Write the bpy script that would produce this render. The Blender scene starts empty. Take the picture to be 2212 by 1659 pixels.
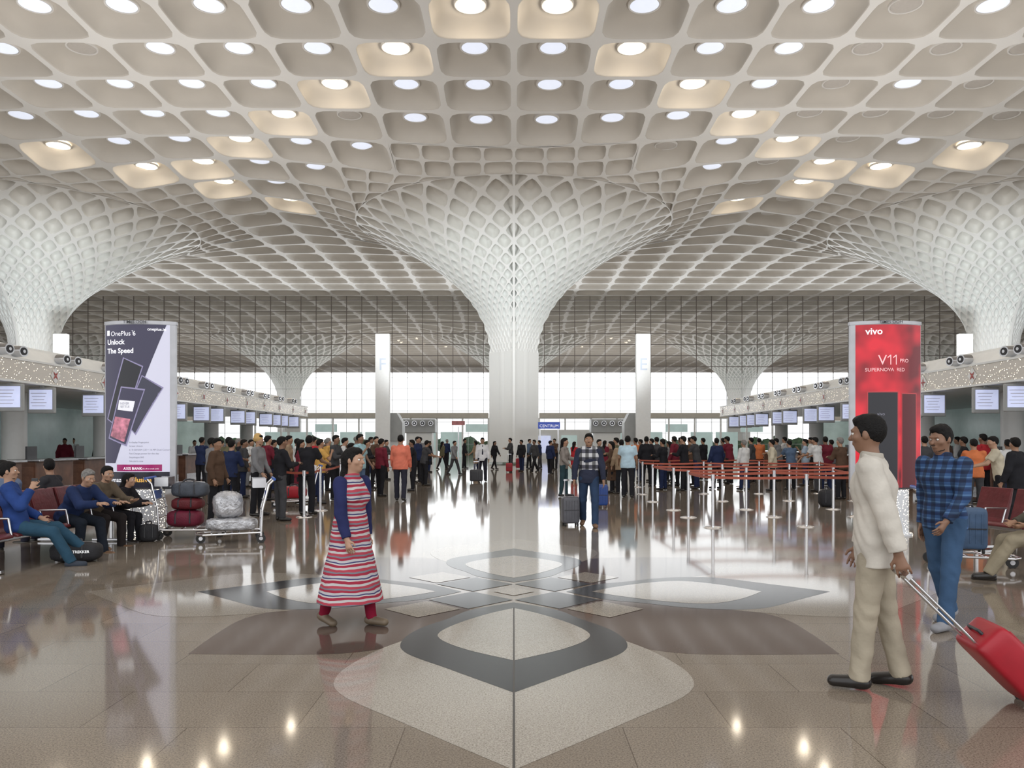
import bpy, math, random
import numpy as np
from mathutils import Vector, Matrix
random.seed(7); rng=np.random.default_rng(3)
S=bpy.context.scene; C=S.collection
PI=math.pi; F=1700.; CH=1.58; VX=1110.; HY=953.
def gp(x,y):
    Y=F*CH/(y-HY); return ((x-VX)*Y/F,Y)
def xp(x,Y): return (x-VX)*Y/F
def zp(y,Y): return CH+(HY-y)*Y/F
R=math.radians
# ---------------------------------------------------------------- materials
def newmat(n):
    m=bpy.data.materials.new(n); m.use_nodes=True; nt=m.node_tree
    return m,nt,nt.nodes['Principled BSDF']
def N(nt,t,**k):
    n=nt.nodes.new(t)
    for a,b in k.items(): setattr(n,a,b)
    return n
def mat(n,col,rough=.5,metal=0,var=.12,sc=8,bump=0,bsc=60,emit=0,ecol=None,spec=.5,alpha=1):
    m,nt,b=newmat(n)
    b.inputs['Roughness'].default_value=rough; b.inputs['Metallic'].default_value=metal
    b.inputs['Specular IOR Level'].default_value=spec
    tc=N(nt,'ShaderNodeTexCoord')
    if var:
        no=N(nt,'ShaderNodeTexNoise'); no.inputs['Scale'].default_value=sc; no.inputs['Detail'].default_value=4
        nt.links.new(tc.outputs['Object'],no.inputs['Vector'])
        cr=N(nt,'ShaderNodeValToRGB')
        cr.color_ramp.elements[0].position=.3; cr.color_ramp.elements[1].position=.7
        cr.color_ramp.elements[0].color=[c*(1-var) for c in col]+[1]
        cr.color_ramp.elements[1].color=[min(1,c*(1+var)) for c in col]+[1]
        nt.links.new(no.outputs['Fac'],cr.inputs['Fac']); nt.links.new(cr.outputs['Color'],b.inputs['Base Color'])
    else: b.inputs['Base Color'].default_value=(*col,1)
    if bump:
        n2=N(nt,'ShaderNodeTexNoise'); n2.inputs['Scale'].default_value=bsc; n2.inputs['Detail'].default_value=3
        nt.links.new(tc.outputs['Object'],n2.inputs['Vector'])
        bp=N(nt,'ShaderNodeBump'); bp.inputs['Strength'].default_value=bump; bp.inputs['Distance'].default_value=.02
        nt.links.new(n2.outputs['Fac'],bp.inputs['Height']); nt.links.new(bp.outputs['Normal'],b.inputs['Normal'])
    if emit:
        b.inputs['Emission Color'].default_value=(*(ecol or col),1); b.inputs['Emission Strength'].default_value=emit
    b.inputs['Alpha'].default_value=alpha
    return m
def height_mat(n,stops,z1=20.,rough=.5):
    """plaster whose base colour fades with height to match the ceiling"""
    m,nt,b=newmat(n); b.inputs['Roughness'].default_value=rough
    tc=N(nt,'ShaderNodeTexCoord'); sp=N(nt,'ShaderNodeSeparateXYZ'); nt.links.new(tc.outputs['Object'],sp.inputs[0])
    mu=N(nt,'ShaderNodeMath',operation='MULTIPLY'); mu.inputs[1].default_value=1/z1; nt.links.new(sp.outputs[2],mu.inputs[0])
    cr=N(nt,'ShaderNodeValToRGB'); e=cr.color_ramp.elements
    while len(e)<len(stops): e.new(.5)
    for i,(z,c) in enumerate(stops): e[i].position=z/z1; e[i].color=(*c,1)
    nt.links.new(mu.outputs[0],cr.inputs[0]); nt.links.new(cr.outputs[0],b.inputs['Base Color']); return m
def ramp_mat(n,axis,freq,cols,rough=.8,noise=0,off=0,axis2=None,freq2=0,dark=.35):
    """bands of colour along an object axis (woven stripes or checks)"""
    m,nt,b=newmat(n); b.inputs['Roughness'].default_value=rough
    tc=N(nt,'ShaderNodeTexCoord'); sp=N(nt,'ShaderNodeSeparateXYZ'); nt.links.new(tc.outputs['Object'],sp.inputs[0])
    def band(ax,fr):
        mu=N(nt,'ShaderNodeMath',operation='MULTIPLY'); mu.inputs[1].default_value=fr; nt.links.new(sp.outputs[ax],mu.inputs[0])
        src=mu.outputs[0]
        if noise:
            no=N(nt,'ShaderNodeTexNoise'); no.inputs['Scale'].default_value=5; nt.links.new(tc.outputs['Object'],no.inputs['Vector'])
            ad=N(nt,'ShaderNodeMath',operation='MULTIPLY_ADD'); ad.inputs[1].default_value=noise; nt.links.new(no.outputs['Fac'],ad.inputs[0]); nt.links.new(src,ad.inputs[2]); src=ad.outputs[0]
        fr_=N(nt,'ShaderNodeMath',operation='FRACT'); nt.links.new(src,fr_.inputs[0]); return fr_.outputs[0]
    cr=N(nt,'ShaderNodeValToRGB'); cr.color_ramp.interpolation='CONSTANT'
    e=cr.color_ramp.elements; k=len(cols)
    while len(e)<k: e.new(.5)
    for i,c in enumerate(cols): e[i].position=c[0]; e[i].color=(*c[1],1)
    nt.links.new(band(axis,freq),cr.inputs['Fac']); out=cr.outputs['Color']
    if axis2 is not None:
        gt=N(nt,'ShaderNodeMath',operation='GREATER_THAN'); gt.inputs[1].default_value=.5; nt.links.new(band(axis2,freq2),gt.inputs[0])
        mx=N(nt,'ShaderNodeMix',data_type='RGBA',blend_type='MULTIPLY'); nt.links.new(gt.outputs[0],mx.inputs['Factor'])
        nt.links.new(out,mx.inputs['A']); mx.inputs['B'].default_value=(dark,dark,dark,1); out=mx.outputs['Result']
    nt.links.new(out,b.inputs['Base Color']); return m
def granite(n,base,spk,tiles=False,rough=.07,sc=100,spec=.55):
    m,nt,b=newmat(n); b.inputs['Roughness'].default_value=rough; b.inputs['Specular IOR Level'].default_value=spec
    tc=N(nt,'ShaderNodeTexCoord')
    no=N(nt,'ShaderNodeTexNoise'); no.inputs['Scale'].default_value=sc; no.inputs['Detail'].default_value=5; no.inputs['Roughness'].default_value=.8
    nt.links.new(tc.outputs['Object'],no.inputs['Vector'])
    cr=N(nt,'ShaderNodeValToRGB'); e=cr.color_ramp.elements
    e[0].position=.36; e[0].color=(*spk,1); e[1].position=.52; e[1].color=(*base,1)
    x=e.new(.70); x.color=tuple(min(1,c*1.35) for c in base)+(1,)
    nt.links.new(no.outputs['Fac'],cr.inputs['Fac']); out=cr.outputs['Color']
    n3=N(nt,'ShaderNodeTexNoise'); n3.inputs['Scale'].default_value=.8; nt.links.new(tc.outputs['Object'],n3.inputs['Vector'])
    mr=N(nt,'ShaderNodeMapRange'); mr.inputs[3].default_value=.82; mr.inputs[4].default_value=1.15; nt.links.new(n3.outputs['Fac'],mr.inputs[0])
    mm=N(nt,'ShaderNodeVectorMath',operation='SCALE'); nt.links.new(out,mm.inputs[0]); nt.links.new(mr.outputs[0],mm.inputs['Scale']); out=mm.outputs[0]
    if tiles:
        br=N(nt,'ShaderNodeTexBrick'); br.offset=.5; br.inputs['Scale'].default_value=1
        br.inputs['Brick Width'].default_value=1.2; br.inputs['Row Height'].default_value=.62; br.inputs['Mortar Size'].default_value=.003
        br.inputs['Color1'].default_value=(1,1,1,1); br.inputs['Color2'].default_value=(.86,.85,.84,1); br.inputs['Mortar'].default_value=(.45,.42,.4,1)
        nt.links.new(tc.outputs['Object'],br.inputs['Vector'])
        mx=N(nt,'ShaderNodeMix',data_type='RGBA',blend_type='MULTIPLY'); mx.inputs['Factor'].default_value=1
        nt.links.new(out,mx.inputs['A']); nt.links.new(br.outputs['Color'],mx.inputs['B']); out=mx.outputs['Result']
    nt.links.new(out,b.inputs['Base Color']); return m
def sparkle(n,base,sc,st,th=.24):
    m,nt,b=newmat(n); b.inputs['Base Color'].default_value=(*base,1); b.inputs['Roughness'].default_value=.3
    tc=N(nt,'ShaderNodeTexCoord'); v=N(nt,'ShaderNodeTexVoronoi'); v.inputs['Scale'].default_value=sc; nt.links.new(tc.outputs['Object'],v.inputs['Vector'])
    lt=N(nt,'ShaderNodeMath',operation='LESS_THAN'); lt.inputs[1].default_value=th; nt.links.new(v.outputs['Distance'],lt.inputs[0])
    mu=N(nt,'ShaderNodeMath',operation='MULTIPLY'); mu.inputs[1].default_value=st; nt.links.new(lt.outputs[0],mu.inputs[0])
    nt.links.new(mu.outputs[0],b.inputs['Emission Strength']); b.inputs['Emission Color'].default_value=(1,.88,.68,1); return m
M={}
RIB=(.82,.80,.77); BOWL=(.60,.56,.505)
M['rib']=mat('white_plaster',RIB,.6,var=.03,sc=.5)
M['bowl']=mat('shaded_warm_plaster',BOWL,.65,var=.04,sc=.6)  # beige plaster with the shade of the recesses painted in
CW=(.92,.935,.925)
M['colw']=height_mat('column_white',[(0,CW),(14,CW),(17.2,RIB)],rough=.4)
M['colb']=height_mat('column_cell',[(0,CW),(8.6,CW),(11,(.80,.83,.815)),(14.5,(.74,.75,.72)),(17.2,BOWL)],rough=.5)  # cells deepen upwards into the painted recess shade of the ceiling
M['warm']=mat('warm_lamp',(1,.9,.7),.4,var=0,emit=7,ecol=(1,.86,.66))
M['cool']=mat('cool_lamp',(.7,.75,.9),.4,var=0,emit=.65,ecol=(.82,.87,1))
M['off']=mat('off_lamp',(.60,.56,.52),.5,var=.03)
M['mull']=mat('mullion',(.15,.125,.11),.4,var=.1)
M['mull2']=mat('mullion_bloom',(.6,.62,.63),.4,var=.05)  # bloom of the bright glass put into the bar colour
M['white']=mat('white_paint',(.80,.81,.80),.4,var=.03,sc=3)
M['cream']=mat('cream_panel',(.55,.51,.44),.4,var=.05,sc=3)
M['grey']=mat('grey_panel',(.36,.37,.37),.4,var=.06,sc=3)
M['dark']=mat('dark_plastic',(.03,.03,.035),.4,var=.1)
M['steel']=mat('steel',(.62,.62,.64),.22,1,var=.06,sc=5)
M['alu']=mat('brushed_aluminium',(.45,.45,.47),.4,.9,var=.08,sc=5)
M['chrome']=mat('chrome',(.8,.8,.82),.12,1,var=.03)
M['rubber']=mat('rubber',(.03,.03,.03),.7,var=.1)
M['wood']=mat('brown_wood',(.17,.085,.055),.35,var=.3,sc=4)
M['w2']=mat('brown_wood_side',(.24,.125,.085),.35,var=.2)
M['belt']=mat('belt_red',(.42,.10,.06),.6,var=.05)
M['maroon']=mat('maroon_leather',(.13,.022,.025),.35,var=.2,bump=.2,bsc=20)
M['blueplastic']=mat('blue_plastic',(.04,.12,.45),.4,var=.05)
M['greenglass']=mat('green_glass_glow',(.42,.55,.52),.15,var=.2,sc=.7,emit=.30,ecol=(.62,.78,.76))  # emission added to brighten the glass, it is no lamp
M['wingglass']=mat('wing_glass_glow',(.30,.40,.38),.15,var=.3,sc=.7,emit=.08,ecol=(.62,.78,.76))  # fainter glow put into the wing glass, no source behind it
M['screen']=mat('screen_glow',(.6,.65,.9),.2,var=.08,sc=6,emit=.5,ecol=(.66,.72,1))
M['spark']=sparkle('sparkle_band',(.60,.55,.48),16,5,.14)
M['spark2']=sparkle('sparkle_post',(.8,.82,.86),28,4)
M['red']=mat('red_shell',(.36,.008,.02),.4,var=.1)
M['foil']=mat('plastic_wrap',(.50,.50,.52),.22,.4,var=.35,sc=9,bump=1,bsc=22)
M['hedge']=mat('foliage',(.10,.20,.09),.8,var=.5,sc=3)
M['eyew']=mat('eye_white',(.75,.72,.68),.3,var=0); M['iris']=mat('iris',(.03,.015,.01),.2,var=0)
# ---------------------------------------------------------------- mesh helpers
def tag(o,label,cat,group=None,kind=None):
    if label: o['label']=label
    if cat: o['category']=cat
    if group: o['group']=group
    if kind: o['kind']=kind
    return o
def thing(name,label,cat,loc=(0,0,0),rz=0,group=None):
    o=bpy.data.objects.new(name,None); o.empty_display_size=.1; C.objects.link(o); o.location=loc; o.rotation_euler=(0,0,rz)
    return tag(o,label,cat,group)
class MB:
    def __init__(s): s.v=[];s.f=[];s.m=[];s.s=[]
    def add(s,v,f,mi=0,sm=False):
        o=len(s.v); s.v+=[tuple(p) for p in v]
        for q in f: s.f.append([i+o for i in q]); s.m.append(mi); s.s.append(sm)
        return s
    def box(s,c,d,mi=0,rz=0,M4=None):
        x,y,z=[k/2 for k in d]
        vs=[Vector((a*x,b*y,e*z)) for e in(-1,1) for b in(-1,1) for a in(-1,1)]
        if rz: rm=Matrix.Rotation(rz,3,'Z'); vs=[rm@p for p in vs]
        vs=[p+Vector(c) for p in vs]
        if M4: vs=[M4@p for p in vs]
        return s.add(vs,[(0,2,3,1),(4,5,7,6),(0,1,5,4),(1,3,7,5),(3,2,6,7),(2,0,4,6)],mi)
    def cyl(s,a,b,r0,r1=None,n=14,mi=0):
        r1=r0 if r1 is None else r1; a=Vector(a);b=Vector(b); d=(b-a).normalized()
        t=Vector((1,0,0)) if abs(d.x)<.9 else Vector((0,1,0)); u=d.cross(t).normalized(); w=d.cross(u)
        vs=[]
        for p,r in((a,r0),(b,r1)):
            for i in range(n):
                an=2*PI*i/n; vs.append(p+(u*math.cos(an)+w*math.sin(an))*r)
        s.add(vs,[(i,(i+1)%n,n+(i+1)%n,n+i) for i in range(n)],mi,True)
        return s.add(vs,[list(range(n))[::-1],list(range(n,2*n))],mi)
    def tube(s,pts,r,n=8,mi=0):
        for i in range(len(pts)-1):
            s.cyl(pts[i],pts[i+1],r,r,n,mi)
            if i: s.ball(pts[i],(r,r,r),n,mi)
        return s
    def ball(s,c,r,n=12,mi=0,e=1.0,nz=0):
        vs=[];h=max(4,n//2)
        def pw(x): return math.copysign(abs(x)**e,x)
        for j in range(h+1):
            ph=-PI/2+PI*j/h
            for i in range(n):
                th=2*PI*i/n; k=1+(nz*(random.random()-.5) if nz else 0)
                vs.append((c[0]+r[0]*pw(math.cos(ph))*pw(math.cos(th))*k,c[1]+r[1]*pw(math.cos(ph))*pw(math.sin(th))*k,c[2]+r[2]*pw(math.sin(ph))*k))
        return s.add(vs,[(j*n+i,j*n+(i+1)%n,(j+1)*n+(i+1)%n,(j+1)*n+i) for j in range(h) for i in range(n)],mi,True)
    def lathe(s,prof,c=(0,0,0),n=24,mi=0):
        vs=[(c[0]+r*math.cos(2*PI*i/n),c[1]+r*math.sin(2*PI*i/n),c[2]+z) for r,z in prof for i in range(n)]
        return s.add(vs,[(j*n+i,j*n+(i+1)%n,(j+1)*n+(i+1)%n,(j+1)*n+i) for j in range(len(prof)-1) for i in range(n)],mi,True)
    def prism(s,poly,axis,a,b,mi=0):
        n=len(poly)
        def P(p,t):
            return {'x':(t,p[0],p[1]),'y':(p[0],t,p[1]),'z':(p[0],p[1],t)}[axis]
        vs=[P(p,a) for p in poly]+[P(p,b) for p in poly]
        return s.add(vs,[(i,(i+1)%n,n+(i+1)%n,n+i) for i in range(n)]+[list(range(n))[::-1],list(range(n,2*n))],mi)
    def build(s,name,mats,parent=None,bevel=0,sub=0,M4=None):
        me=bpy.data.meshes.new(name); v=s.v
        if M4: v=[tuple(M4@Vector(p)) for p in v]
        me.from_pydata(v,[],s.f); me.polygons.foreach_set('material_index',s.m); me.polygons.foreach_set('use_smooth',s.s)
        for m in (mats if isinstance(mats,(list,tuple)) else [mats]): me.materials.append(m)
        o=bpy.data.objects.new(name,me); C.objects.link(o)
        if parent: o.parent=parent
        if bevel: b=o.modifiers.new('b','BEVEL'); b.width=bevel; b.segments=2; b.limit_method='ANGLE'
        if sub: b=o.modifiers.new('s','SUBSURF'); b.levels=sub; b.render_levels=sub
        return o
def fastmesh(name,V,groups,mats):
    """groups: list of (faces ndarray n x k, material index, smooth)"""
    me=bpy.data.meshes.new(name); V=np.asarray(V,dtype=np.float32)
    groups=[g for g in groups if len(g[0])]
    L=np.concatenate([g[0].ravel() for g in groups]).astype(np.int32)
    tot=np.concatenate([np.full(len(g[0]),g[0].shape[1]) for g in groups]).astype(np.int32)
    st=np.concatenate([[0],np.cumsum(tot)[:-1]]).astype(np.int32)
    me.vertices.add(len(V)); me.vertices.foreach_set('co',V.ravel())
    me.loops.add(len(L)); me.loops.foreach_set('vertex_index',L)
    me.polygons.add(len(tot)); me.polygons.foreach_set('loop_start',st); me.polygons.foreach_set('loop_total',tot)
    me.polygons.foreach_set('material_index',np.concatenate([np.full(len(g[0]),g[1]) for g in groups]).astype(np.int32))
    me.polygons.foreach_set('use_smooth',np.concatenate([np.full(len(g[0]),g[2]) for g in groups]).astype(bool))
    for m in mats: me.materials.append(m)
    me.update(calc_edges=True); me.validate(); return me
def addobj(name,me,parent=None):
    o=bpy.data.objects.new(name,me); C.objects.link(o)
    if parent: o.parent=parent
    return o
def struct(o,label=None):
    o['kind']='structure'
    if label:o['label']=label
    return o
# ---------------------------------------------------------------- coffers
def template(m,rings):
    ph=2*PI*np.arange(m)/m+0.0; c=np.cos(ph); s=np.sin(ph); pts=[]
    for a,n,d in rings:
        if n is None: k=1/np.maximum(abs(c),abs(s))
        else: k=1/(abs(c)**n+abs(s)**n)**(1/n)
        pts.append(np.stack([.5+a*c*k,.5+a*s*k,np.full(m,d)],1))
    T=np.concatenate(pts); q=[]
    for j in range(len(rings)-1):
        i=np.arange(m); q.append(np.stack([j*m+i,j*m+(i+1)%m,(j+1)*m+(i+1)%m,(j+1)*m+i],1))
    return T,q,np.arange(m)[None]+(len(rings)-1)*m
def cells(P,Nn,D,T):
    u=T[:,0][None,:,None];v=T[:,1][None,:,None]
    B=P[:,0,None]*(1-u)*(1-v)+P[:,1,None]*u*(1-v)+P[:,2,None]*u*v+P[:,3,None]*(1-u)*v
    return B+Nn[:,None]*(D[:,None]*T[:,2][None])[...,None]
class Cof:
    def __init__(s): s.V=[];s.g={};s.n=0
    def add(s,P,Nn,D,tpl):
        T,q,cap=tpl
        if not len(P): return
        W=cells(P,Nn,D,T); n=len(P); nv=len(T); off=(np.arange(n)*nv+s.n)[:,None,None]
        for j,f in enumerate(q):
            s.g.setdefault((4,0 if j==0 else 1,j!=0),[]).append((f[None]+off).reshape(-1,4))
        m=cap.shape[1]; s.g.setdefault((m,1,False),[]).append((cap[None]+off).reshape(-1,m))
        s.V.append(W.reshape(-1,3)); s.n+=n*nv
    def quads(s,V,f,mi=0,sm=False):
        s.V.append(np.asarray(V,float)); s.g.setdefault((4,mi,sm),[]).append(np.asarray(f)+s.n); s.n+=len(V)
    def mesh(s,name,mats):
        return fastmesh(name,np.concatenate(s.V),[(np.concatenate(fs),k[1],k[2]) for k,fs in s.g.items()],mats)
RC=[(.5,None,0),(.460,5.5,0),(.452,5,.10),(.440,4.6,.30),(.400,3.6,.60),(.33,2.8,.88),(.22,2,1.0)]
RL=[(.5,None,0),(.456,5.5,0),(.43,4.5,.45),(.24,2,1.0)]
RF=[(.5,None,0),(.432,4.5,0),(.418,4.2,.15),(.385,3.4,.6),(.24,2.2,1.0)]
TH=template(32,RC); TM=template(16,RL); TL=template(8,RL); TF=template(16,RF); TFL=template(8,RF)
HC=18.05; GX=3.4; GY=3.33; Y0=55.7; Y1=Y0+19*GY; R0=10.95
COLS=[(-34,Y0),(0,Y0),(34,Y0),(-68,Y0),(68,Y0),(-68,Y1),(-34,Y1),(0,Y1),(34,Y1),(68,Y1),(-102,Y1),(102,Y1)]
ZR=16.75
def near(x,y): return min((math.hypot(x-a,y-b),a,b) for a,b in COLS)
def ceil_z(x,y):
    return float(np.interp(near(x,y)[0],[R0,12.3,13.8,15.5,17.5,20],[ZR,17.15,17.50,17.78,17.97,HC]))
ni=range(-31,32); nj=range(-16,41)
Vg={};inn={}
for i in ni:
    for j in nj:
        x=i*GX;y=Y0+j*GY; Vg[i,j]=(x,y); inn[i,j]=False
        for cx,cy in COLS:
            r=math.hypot(x-cx,y-cy)
            if r<R0:
                inn[i,j]=True
                if r>.1: Vg[i,j]=(cx+(x-cx)*R0/r,cy+(y-cy)*R0/r)
lv={0:[],1:[],2:[]}; goodcells=set()
for i in list(ni)[:-1]:
    for j in list(nj)[:-1]:
        k=[(i,j),(i+1,j),(i+1,j+1),(i,j+1)]
        if all(inn[q] for q in k): continue
        if not any(inn[q] for q in k): goodcells.add((i,j))
        yc=Y0+(j+.5)*GY; xc=(i+.5)*GX
        lev=0 if yc<60 and abs(i)<15 else (1 if yc<92 else 2)
        c=[(*Vg[q],ceil_z(*Vg[q])) for q in k]
        if near(xc,yc)[0]<13.4:      # split the cells next to a funnel so they shrink towards it
            def P_(u,v):
                x_,y_=[c[0][q]*(1-u)*(1-v)+c[1][q]*u*(1-v)+c[2][q]*u*v+c[3][q]*(1-u)*v for q in(0,1)]
                r_,a_,b_=near(x_,y_)
                if r_<R0+.02: x_=a_+(x_-a_)*R0/r_; y_=b_+(y_-b_)*R0/r_
                return (x_,y_,ceil_z(x_,y_))
            for a in(0,.5):
                for b in(0,.5): lv[min(lev+1,2)].append([P_(a,b),P_(a+.5,b),P_(a+.5,b+.5),P_(a,b+.5)])
        else: lv[lev].append(c)
cf=Cof()
for l,t in((0,TH),(1,TM),(2,TL)):
    P=np.array(lv[l]); sz=np.minimum(np.linalg.norm(P[:,1]-P[:,0],axis=1),np.linalg.norm(P[:,3]-P[:,0],axis=1))
    cf.add(P,np.tile([0,0,1.],(len(P),1)),np.clip(sz*.25,.15,.62),t)
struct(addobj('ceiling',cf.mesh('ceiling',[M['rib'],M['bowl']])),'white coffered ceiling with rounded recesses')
struct(MB().box((0,Y0+12*GY,HC+1.0),(212,57*GY+2,.5)).build('ceiling',M['rib']),'solid roof deck over the coffers')
def disc(mt):
    b=MB(); b.lathe([(0.001,.0),(.30,-.03),(.52,-.02),(.57,.0),(.57,.06)],n=28); return b.build('diffuser',mt)
ld={}
for k in('warm','cool','off'):
    o=disc(M[k]); ld[k]=o.data; bpy.data.objects.remove(o)
ringb=MB().lathe([(.57,.06),(.57,-.03),(.64,-.03),(.65,.07)],n=28).build('ring',M['rib']); ringd=ringb.data; bpy.data.objects.remove(ringb)
WARM={(0,0),(1,1),(2,2),(3,3),(4,4),(4,7),(5,6),(5,5),(6,6),(6,5),(7,7),(7,4),(8,8),(8,3)}
LL={'warm':'round ceiling light glowing warm inside a cream coffer','cool':'round ceiling skylight glowing cool white inside its coffer','off':'round ceiling light switched off inside its coffer'}
for j in range(-9,3):
    row=j+8
    for i in range(-14,14):
        if (i,j) not in goodcells: continue
        x=(i+.5)*GX;y=Y0+(j+.5)*GY
        if abs(x)>.67*y+1 or near(x,y)[0]<13.45: continue
        c=i if i>=0 else -i-1
        k='warm' if (row,c) in WARM else ('off' if (i>=4 and random.random()<.75) or row>6 or random.random()<.12 else 'cool')
        zc=sum(ceil_z(x+a,y+b) for a in(-1.7,1.7) for b in(-1.66,1.66))/4
        t=thing('ceiling_light',LL[k],'ceiling light',(x,y,zc+.56),0,{'warm':'warm lit ceiling lights','cool':'cool white ceiling skylights','off':'unlit ceiling lights'}[k])
        addobj('diffuser',ld[k],t); addobj('trim_ring',ringd,t)
        if k=='warm':
            l=bpy.data.lights.new('coffer_lamp','POINT'); l.energy=42; l.color=(1,.87,.69); l.shadow_soft_size=.25
            o=bpy.data.objects.new('coffer_lamp',l); C.objects.link(o); o.location=(x,y,zc+.22)
# ---------------------------------------------------------------- flared columns
PR=np.array([(1.74,0),(1.74,7.7),(1.80,8.5),(1.98,9.3),(2.35,10.25),(2.95,11.25),(3.85,12.35),(5.05,13.4),(6.5,14.4),(8.0,15.3),(9.5,16.1),(R0+.07,ZR+.01)])
al=np.concatenate([[0],np.cumsum(np.hypot(*np.diff(PR,axis=0).T))])
def smoothprof(a):
    r=0;z=0
    for d,w in((-.5,.25),(0,.5),(.5,.25)):
        d_=d*np.clip((al[-1]-a)/1.5,0,1)
        q=np.clip(a+d_,0,al[-1]); r=r+w*np.interp(q,al,PR[:,0]); z=z+w*np.interp(q,al,PR[:,1])
    return r,z
def colpt(a,th):
    r,z=smoothprof(a); w=np.clip((13-z)/5,0,1)
    dm=1/(abs(np.cos(th))+abs(np.sin(th))); dm=np.maximum(dm,.72)
    k=1-w+w*dm
    return np.stack([r*k*np.cos(th),r*k*np.sin(th),z+0*th],-1)
def column_mesh(tpl):
    cf=Cof(); NN=32; a=[7.8]
    while a[-1]<al[-1]-.2:
        r,z=smoothprof(a[-1]); a.append(a[-1]+.62*2*PI*r/NN*(1.9 if r<2.6 else 1.15))
    a=np.array(a); a=7.8+(a-7.8)*(al[-1]-7.8)/(a[-1]-7.8); K=len(a); W=2*PI/NN
    P=[]; 
    for j in range(-1,K-1):
        for i in range(NN):
            th=(i+.5*(j%2))*W
            A=[(j,th),(j+1,th+W/2),(j+2,th),(j+1,th-W/2)]
            P.append([colpt(a[min(max(q,0),K-1)],np.array(t)) for q,t in A])
    P=np.array(P)
    nn=np.cross(P[:,2]-P[:,0],P[:,3]-P[:,1]); nn/=np.linalg.norm(nn,axis=1)[:,None]+1e-9
    cen=P.mean(1); rad=cen.copy(); rad[:,:2]/=np.linalg.norm(rad[:,:2],axis=1)[:,None]; rad[:,2]=-1
    sg=np.sign((nn*rad).sum(1)); nn=-nn*sg[:,None]
    sz=np.linalg.norm(P[:,1]-P[:,3],axis=1)
    dep=np.minimum(.50,.38*sz)*np.clip((cen[:,2]-7.2)/3.0,.12,1)
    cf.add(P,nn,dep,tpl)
    zz=[0,.12,4,7.82]; n=64; th=2*PI*np.arange(n)/n
    V=np.concatenate([colpt(np.full(n,q),th) for q in zz]); i=np.arange(n)
    f=np.concatenate([np.stack([j*n+i,j*n+(i+1)%n,(j+1)*n+(i+1)%n,(j+1)*n+i],1) for j in range(3)])
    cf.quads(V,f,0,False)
    aa=np.linspace(0,al[-1],60); r,z=smoothprof(aa)
    y=-(r*1.0)-.04; hw=.075
    V=np.concatenate([np.stack([np.full(60,s*hw),y+(.22 if k else 0),z-(.0)],1) for s,k in((-1,1),(-1,0),(1,0),(1,1))])
    i=np.arange(59); f=np.concatenate([np.stack([k*60+i,k*60+i+1,(k+1)*60+i+1,(k+1)*60+i],1) for k in range(3)])
    cf.quads(V,f,0,False)
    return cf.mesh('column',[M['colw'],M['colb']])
cm=column_mesh(TF); cl=column_mesh(TFL)
CL={(-34,Y0):'flared white latticed column at the left edge of the hall',(0,Y0):'central flared white latticed column with a straight front ridge',(34,Y0):'flared white latticed column at the right edge of the hall'}
for (x,y) in COLS:
    if (x,y) in CL: lab=CL[x,y]
    else: lab={-68:'far left outer',-34:'left inner',0:'middle',34:'right inner',68:'far right outer'}.get(x,'outermost %s'%('left' if x<0 else 'right'))+(' flared column outside behind the glass wall' if y==Y1 else ' flared column beside the hall')
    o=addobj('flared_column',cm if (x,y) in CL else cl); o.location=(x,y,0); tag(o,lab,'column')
# ---------------------------------------------------------------- floor with lotus inlay
fm=MB(); G=[granite('granite_floor',(.32,.268,.215),(.11,.088,.068),True),granite('granite_pale',(.48,.44,.385),(.22,.195,.165)),
  granite('granite_dark',(.034,.036,.042),(.014,.014,.016),spec=.28,rough=.13),granite('granite_brown',(.13,.092,.078),(.09,.062,.052),spec=.4),mat('brass_seam',(.05,.045,.04),.4,var=.05),granite('granite_mid',(.38,.335,.28),(.15,.125,.10),spec=.4)]
fm.add([(-140,-25,0),(140,-25,0),(140,260,0),(-140,260,0)],[(0,1,2,3)],0)
FC=(0,8.26)
def inlay(pts,ang,z,mi):
    c,s=math.cos(ang),math.sin(ang)
    P=[(FC[0]+w*c+t*s, FC[1]-t*c+w*s, z) for w,t in pts]
    P=P[::-1] if sum(P[i][0]*P[(i+1)%len(P)][1]-P[(i+1)%len(P)][0]*P[i][1] for i in range(len(P)))<0 else P
    fm.add(P,[list(range(len(P)))],mi)
def sym(half,n=8):
    H=[]; 
    for i in range(len(half)-1):
        p0=half[max(i-1,0)];p1=half[i];p2=half[i+1];p3=half[min(i+2,len(half)-1)]
        for k in range(n):
            t=k/n; H.append(tuple(.5*((2*p1[d])+(-p0[d]+p2[d])*t+(2*p0[d]-5*p1[d]+4*p2[d]-p3[d])*t*t+(-p0[d]+3*p1[d]-3*p2[d]+p3[d])*t**3) for d in(0,1)))
    H.append(half[-1]); return H+[(-w,t) for w,t in H[::-1][1:-1]]
for q in range(4):
    inlay(sym([(0,4.48),(.62,3.85),(1.08,3.35),(1.19,2.95),(1.08,2.45),(.86,2.0),(.5,1.5),(0,1.3)]),q*PI/2,.0012,1 if q==0 else 5)
for q in range(4):
    inlay(sym([(0,3.42),(.45,3.0),(.80,2.6),(.90,2.2),(.80,1.6),(.5,1.1),(0,.6)]),q*PI/2+PI/4,.0008,3)
for q in range(4):
    a=q*PI/2
    inlay(sym([(0,3.32),(.44,2.82),(.80,2.4),(.885,2.05),(.80,1.65),(.58,1.25),(.40,.9),(0,.55)]),a,.002,2)
    inlay(sym([(0,2.60),(.36,2.3),(.58,2.0),(.61,1.75),(.46,1.4),(.22,1.05),(0,.82)]),a,.003,1 if q==0 else 5)
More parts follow.
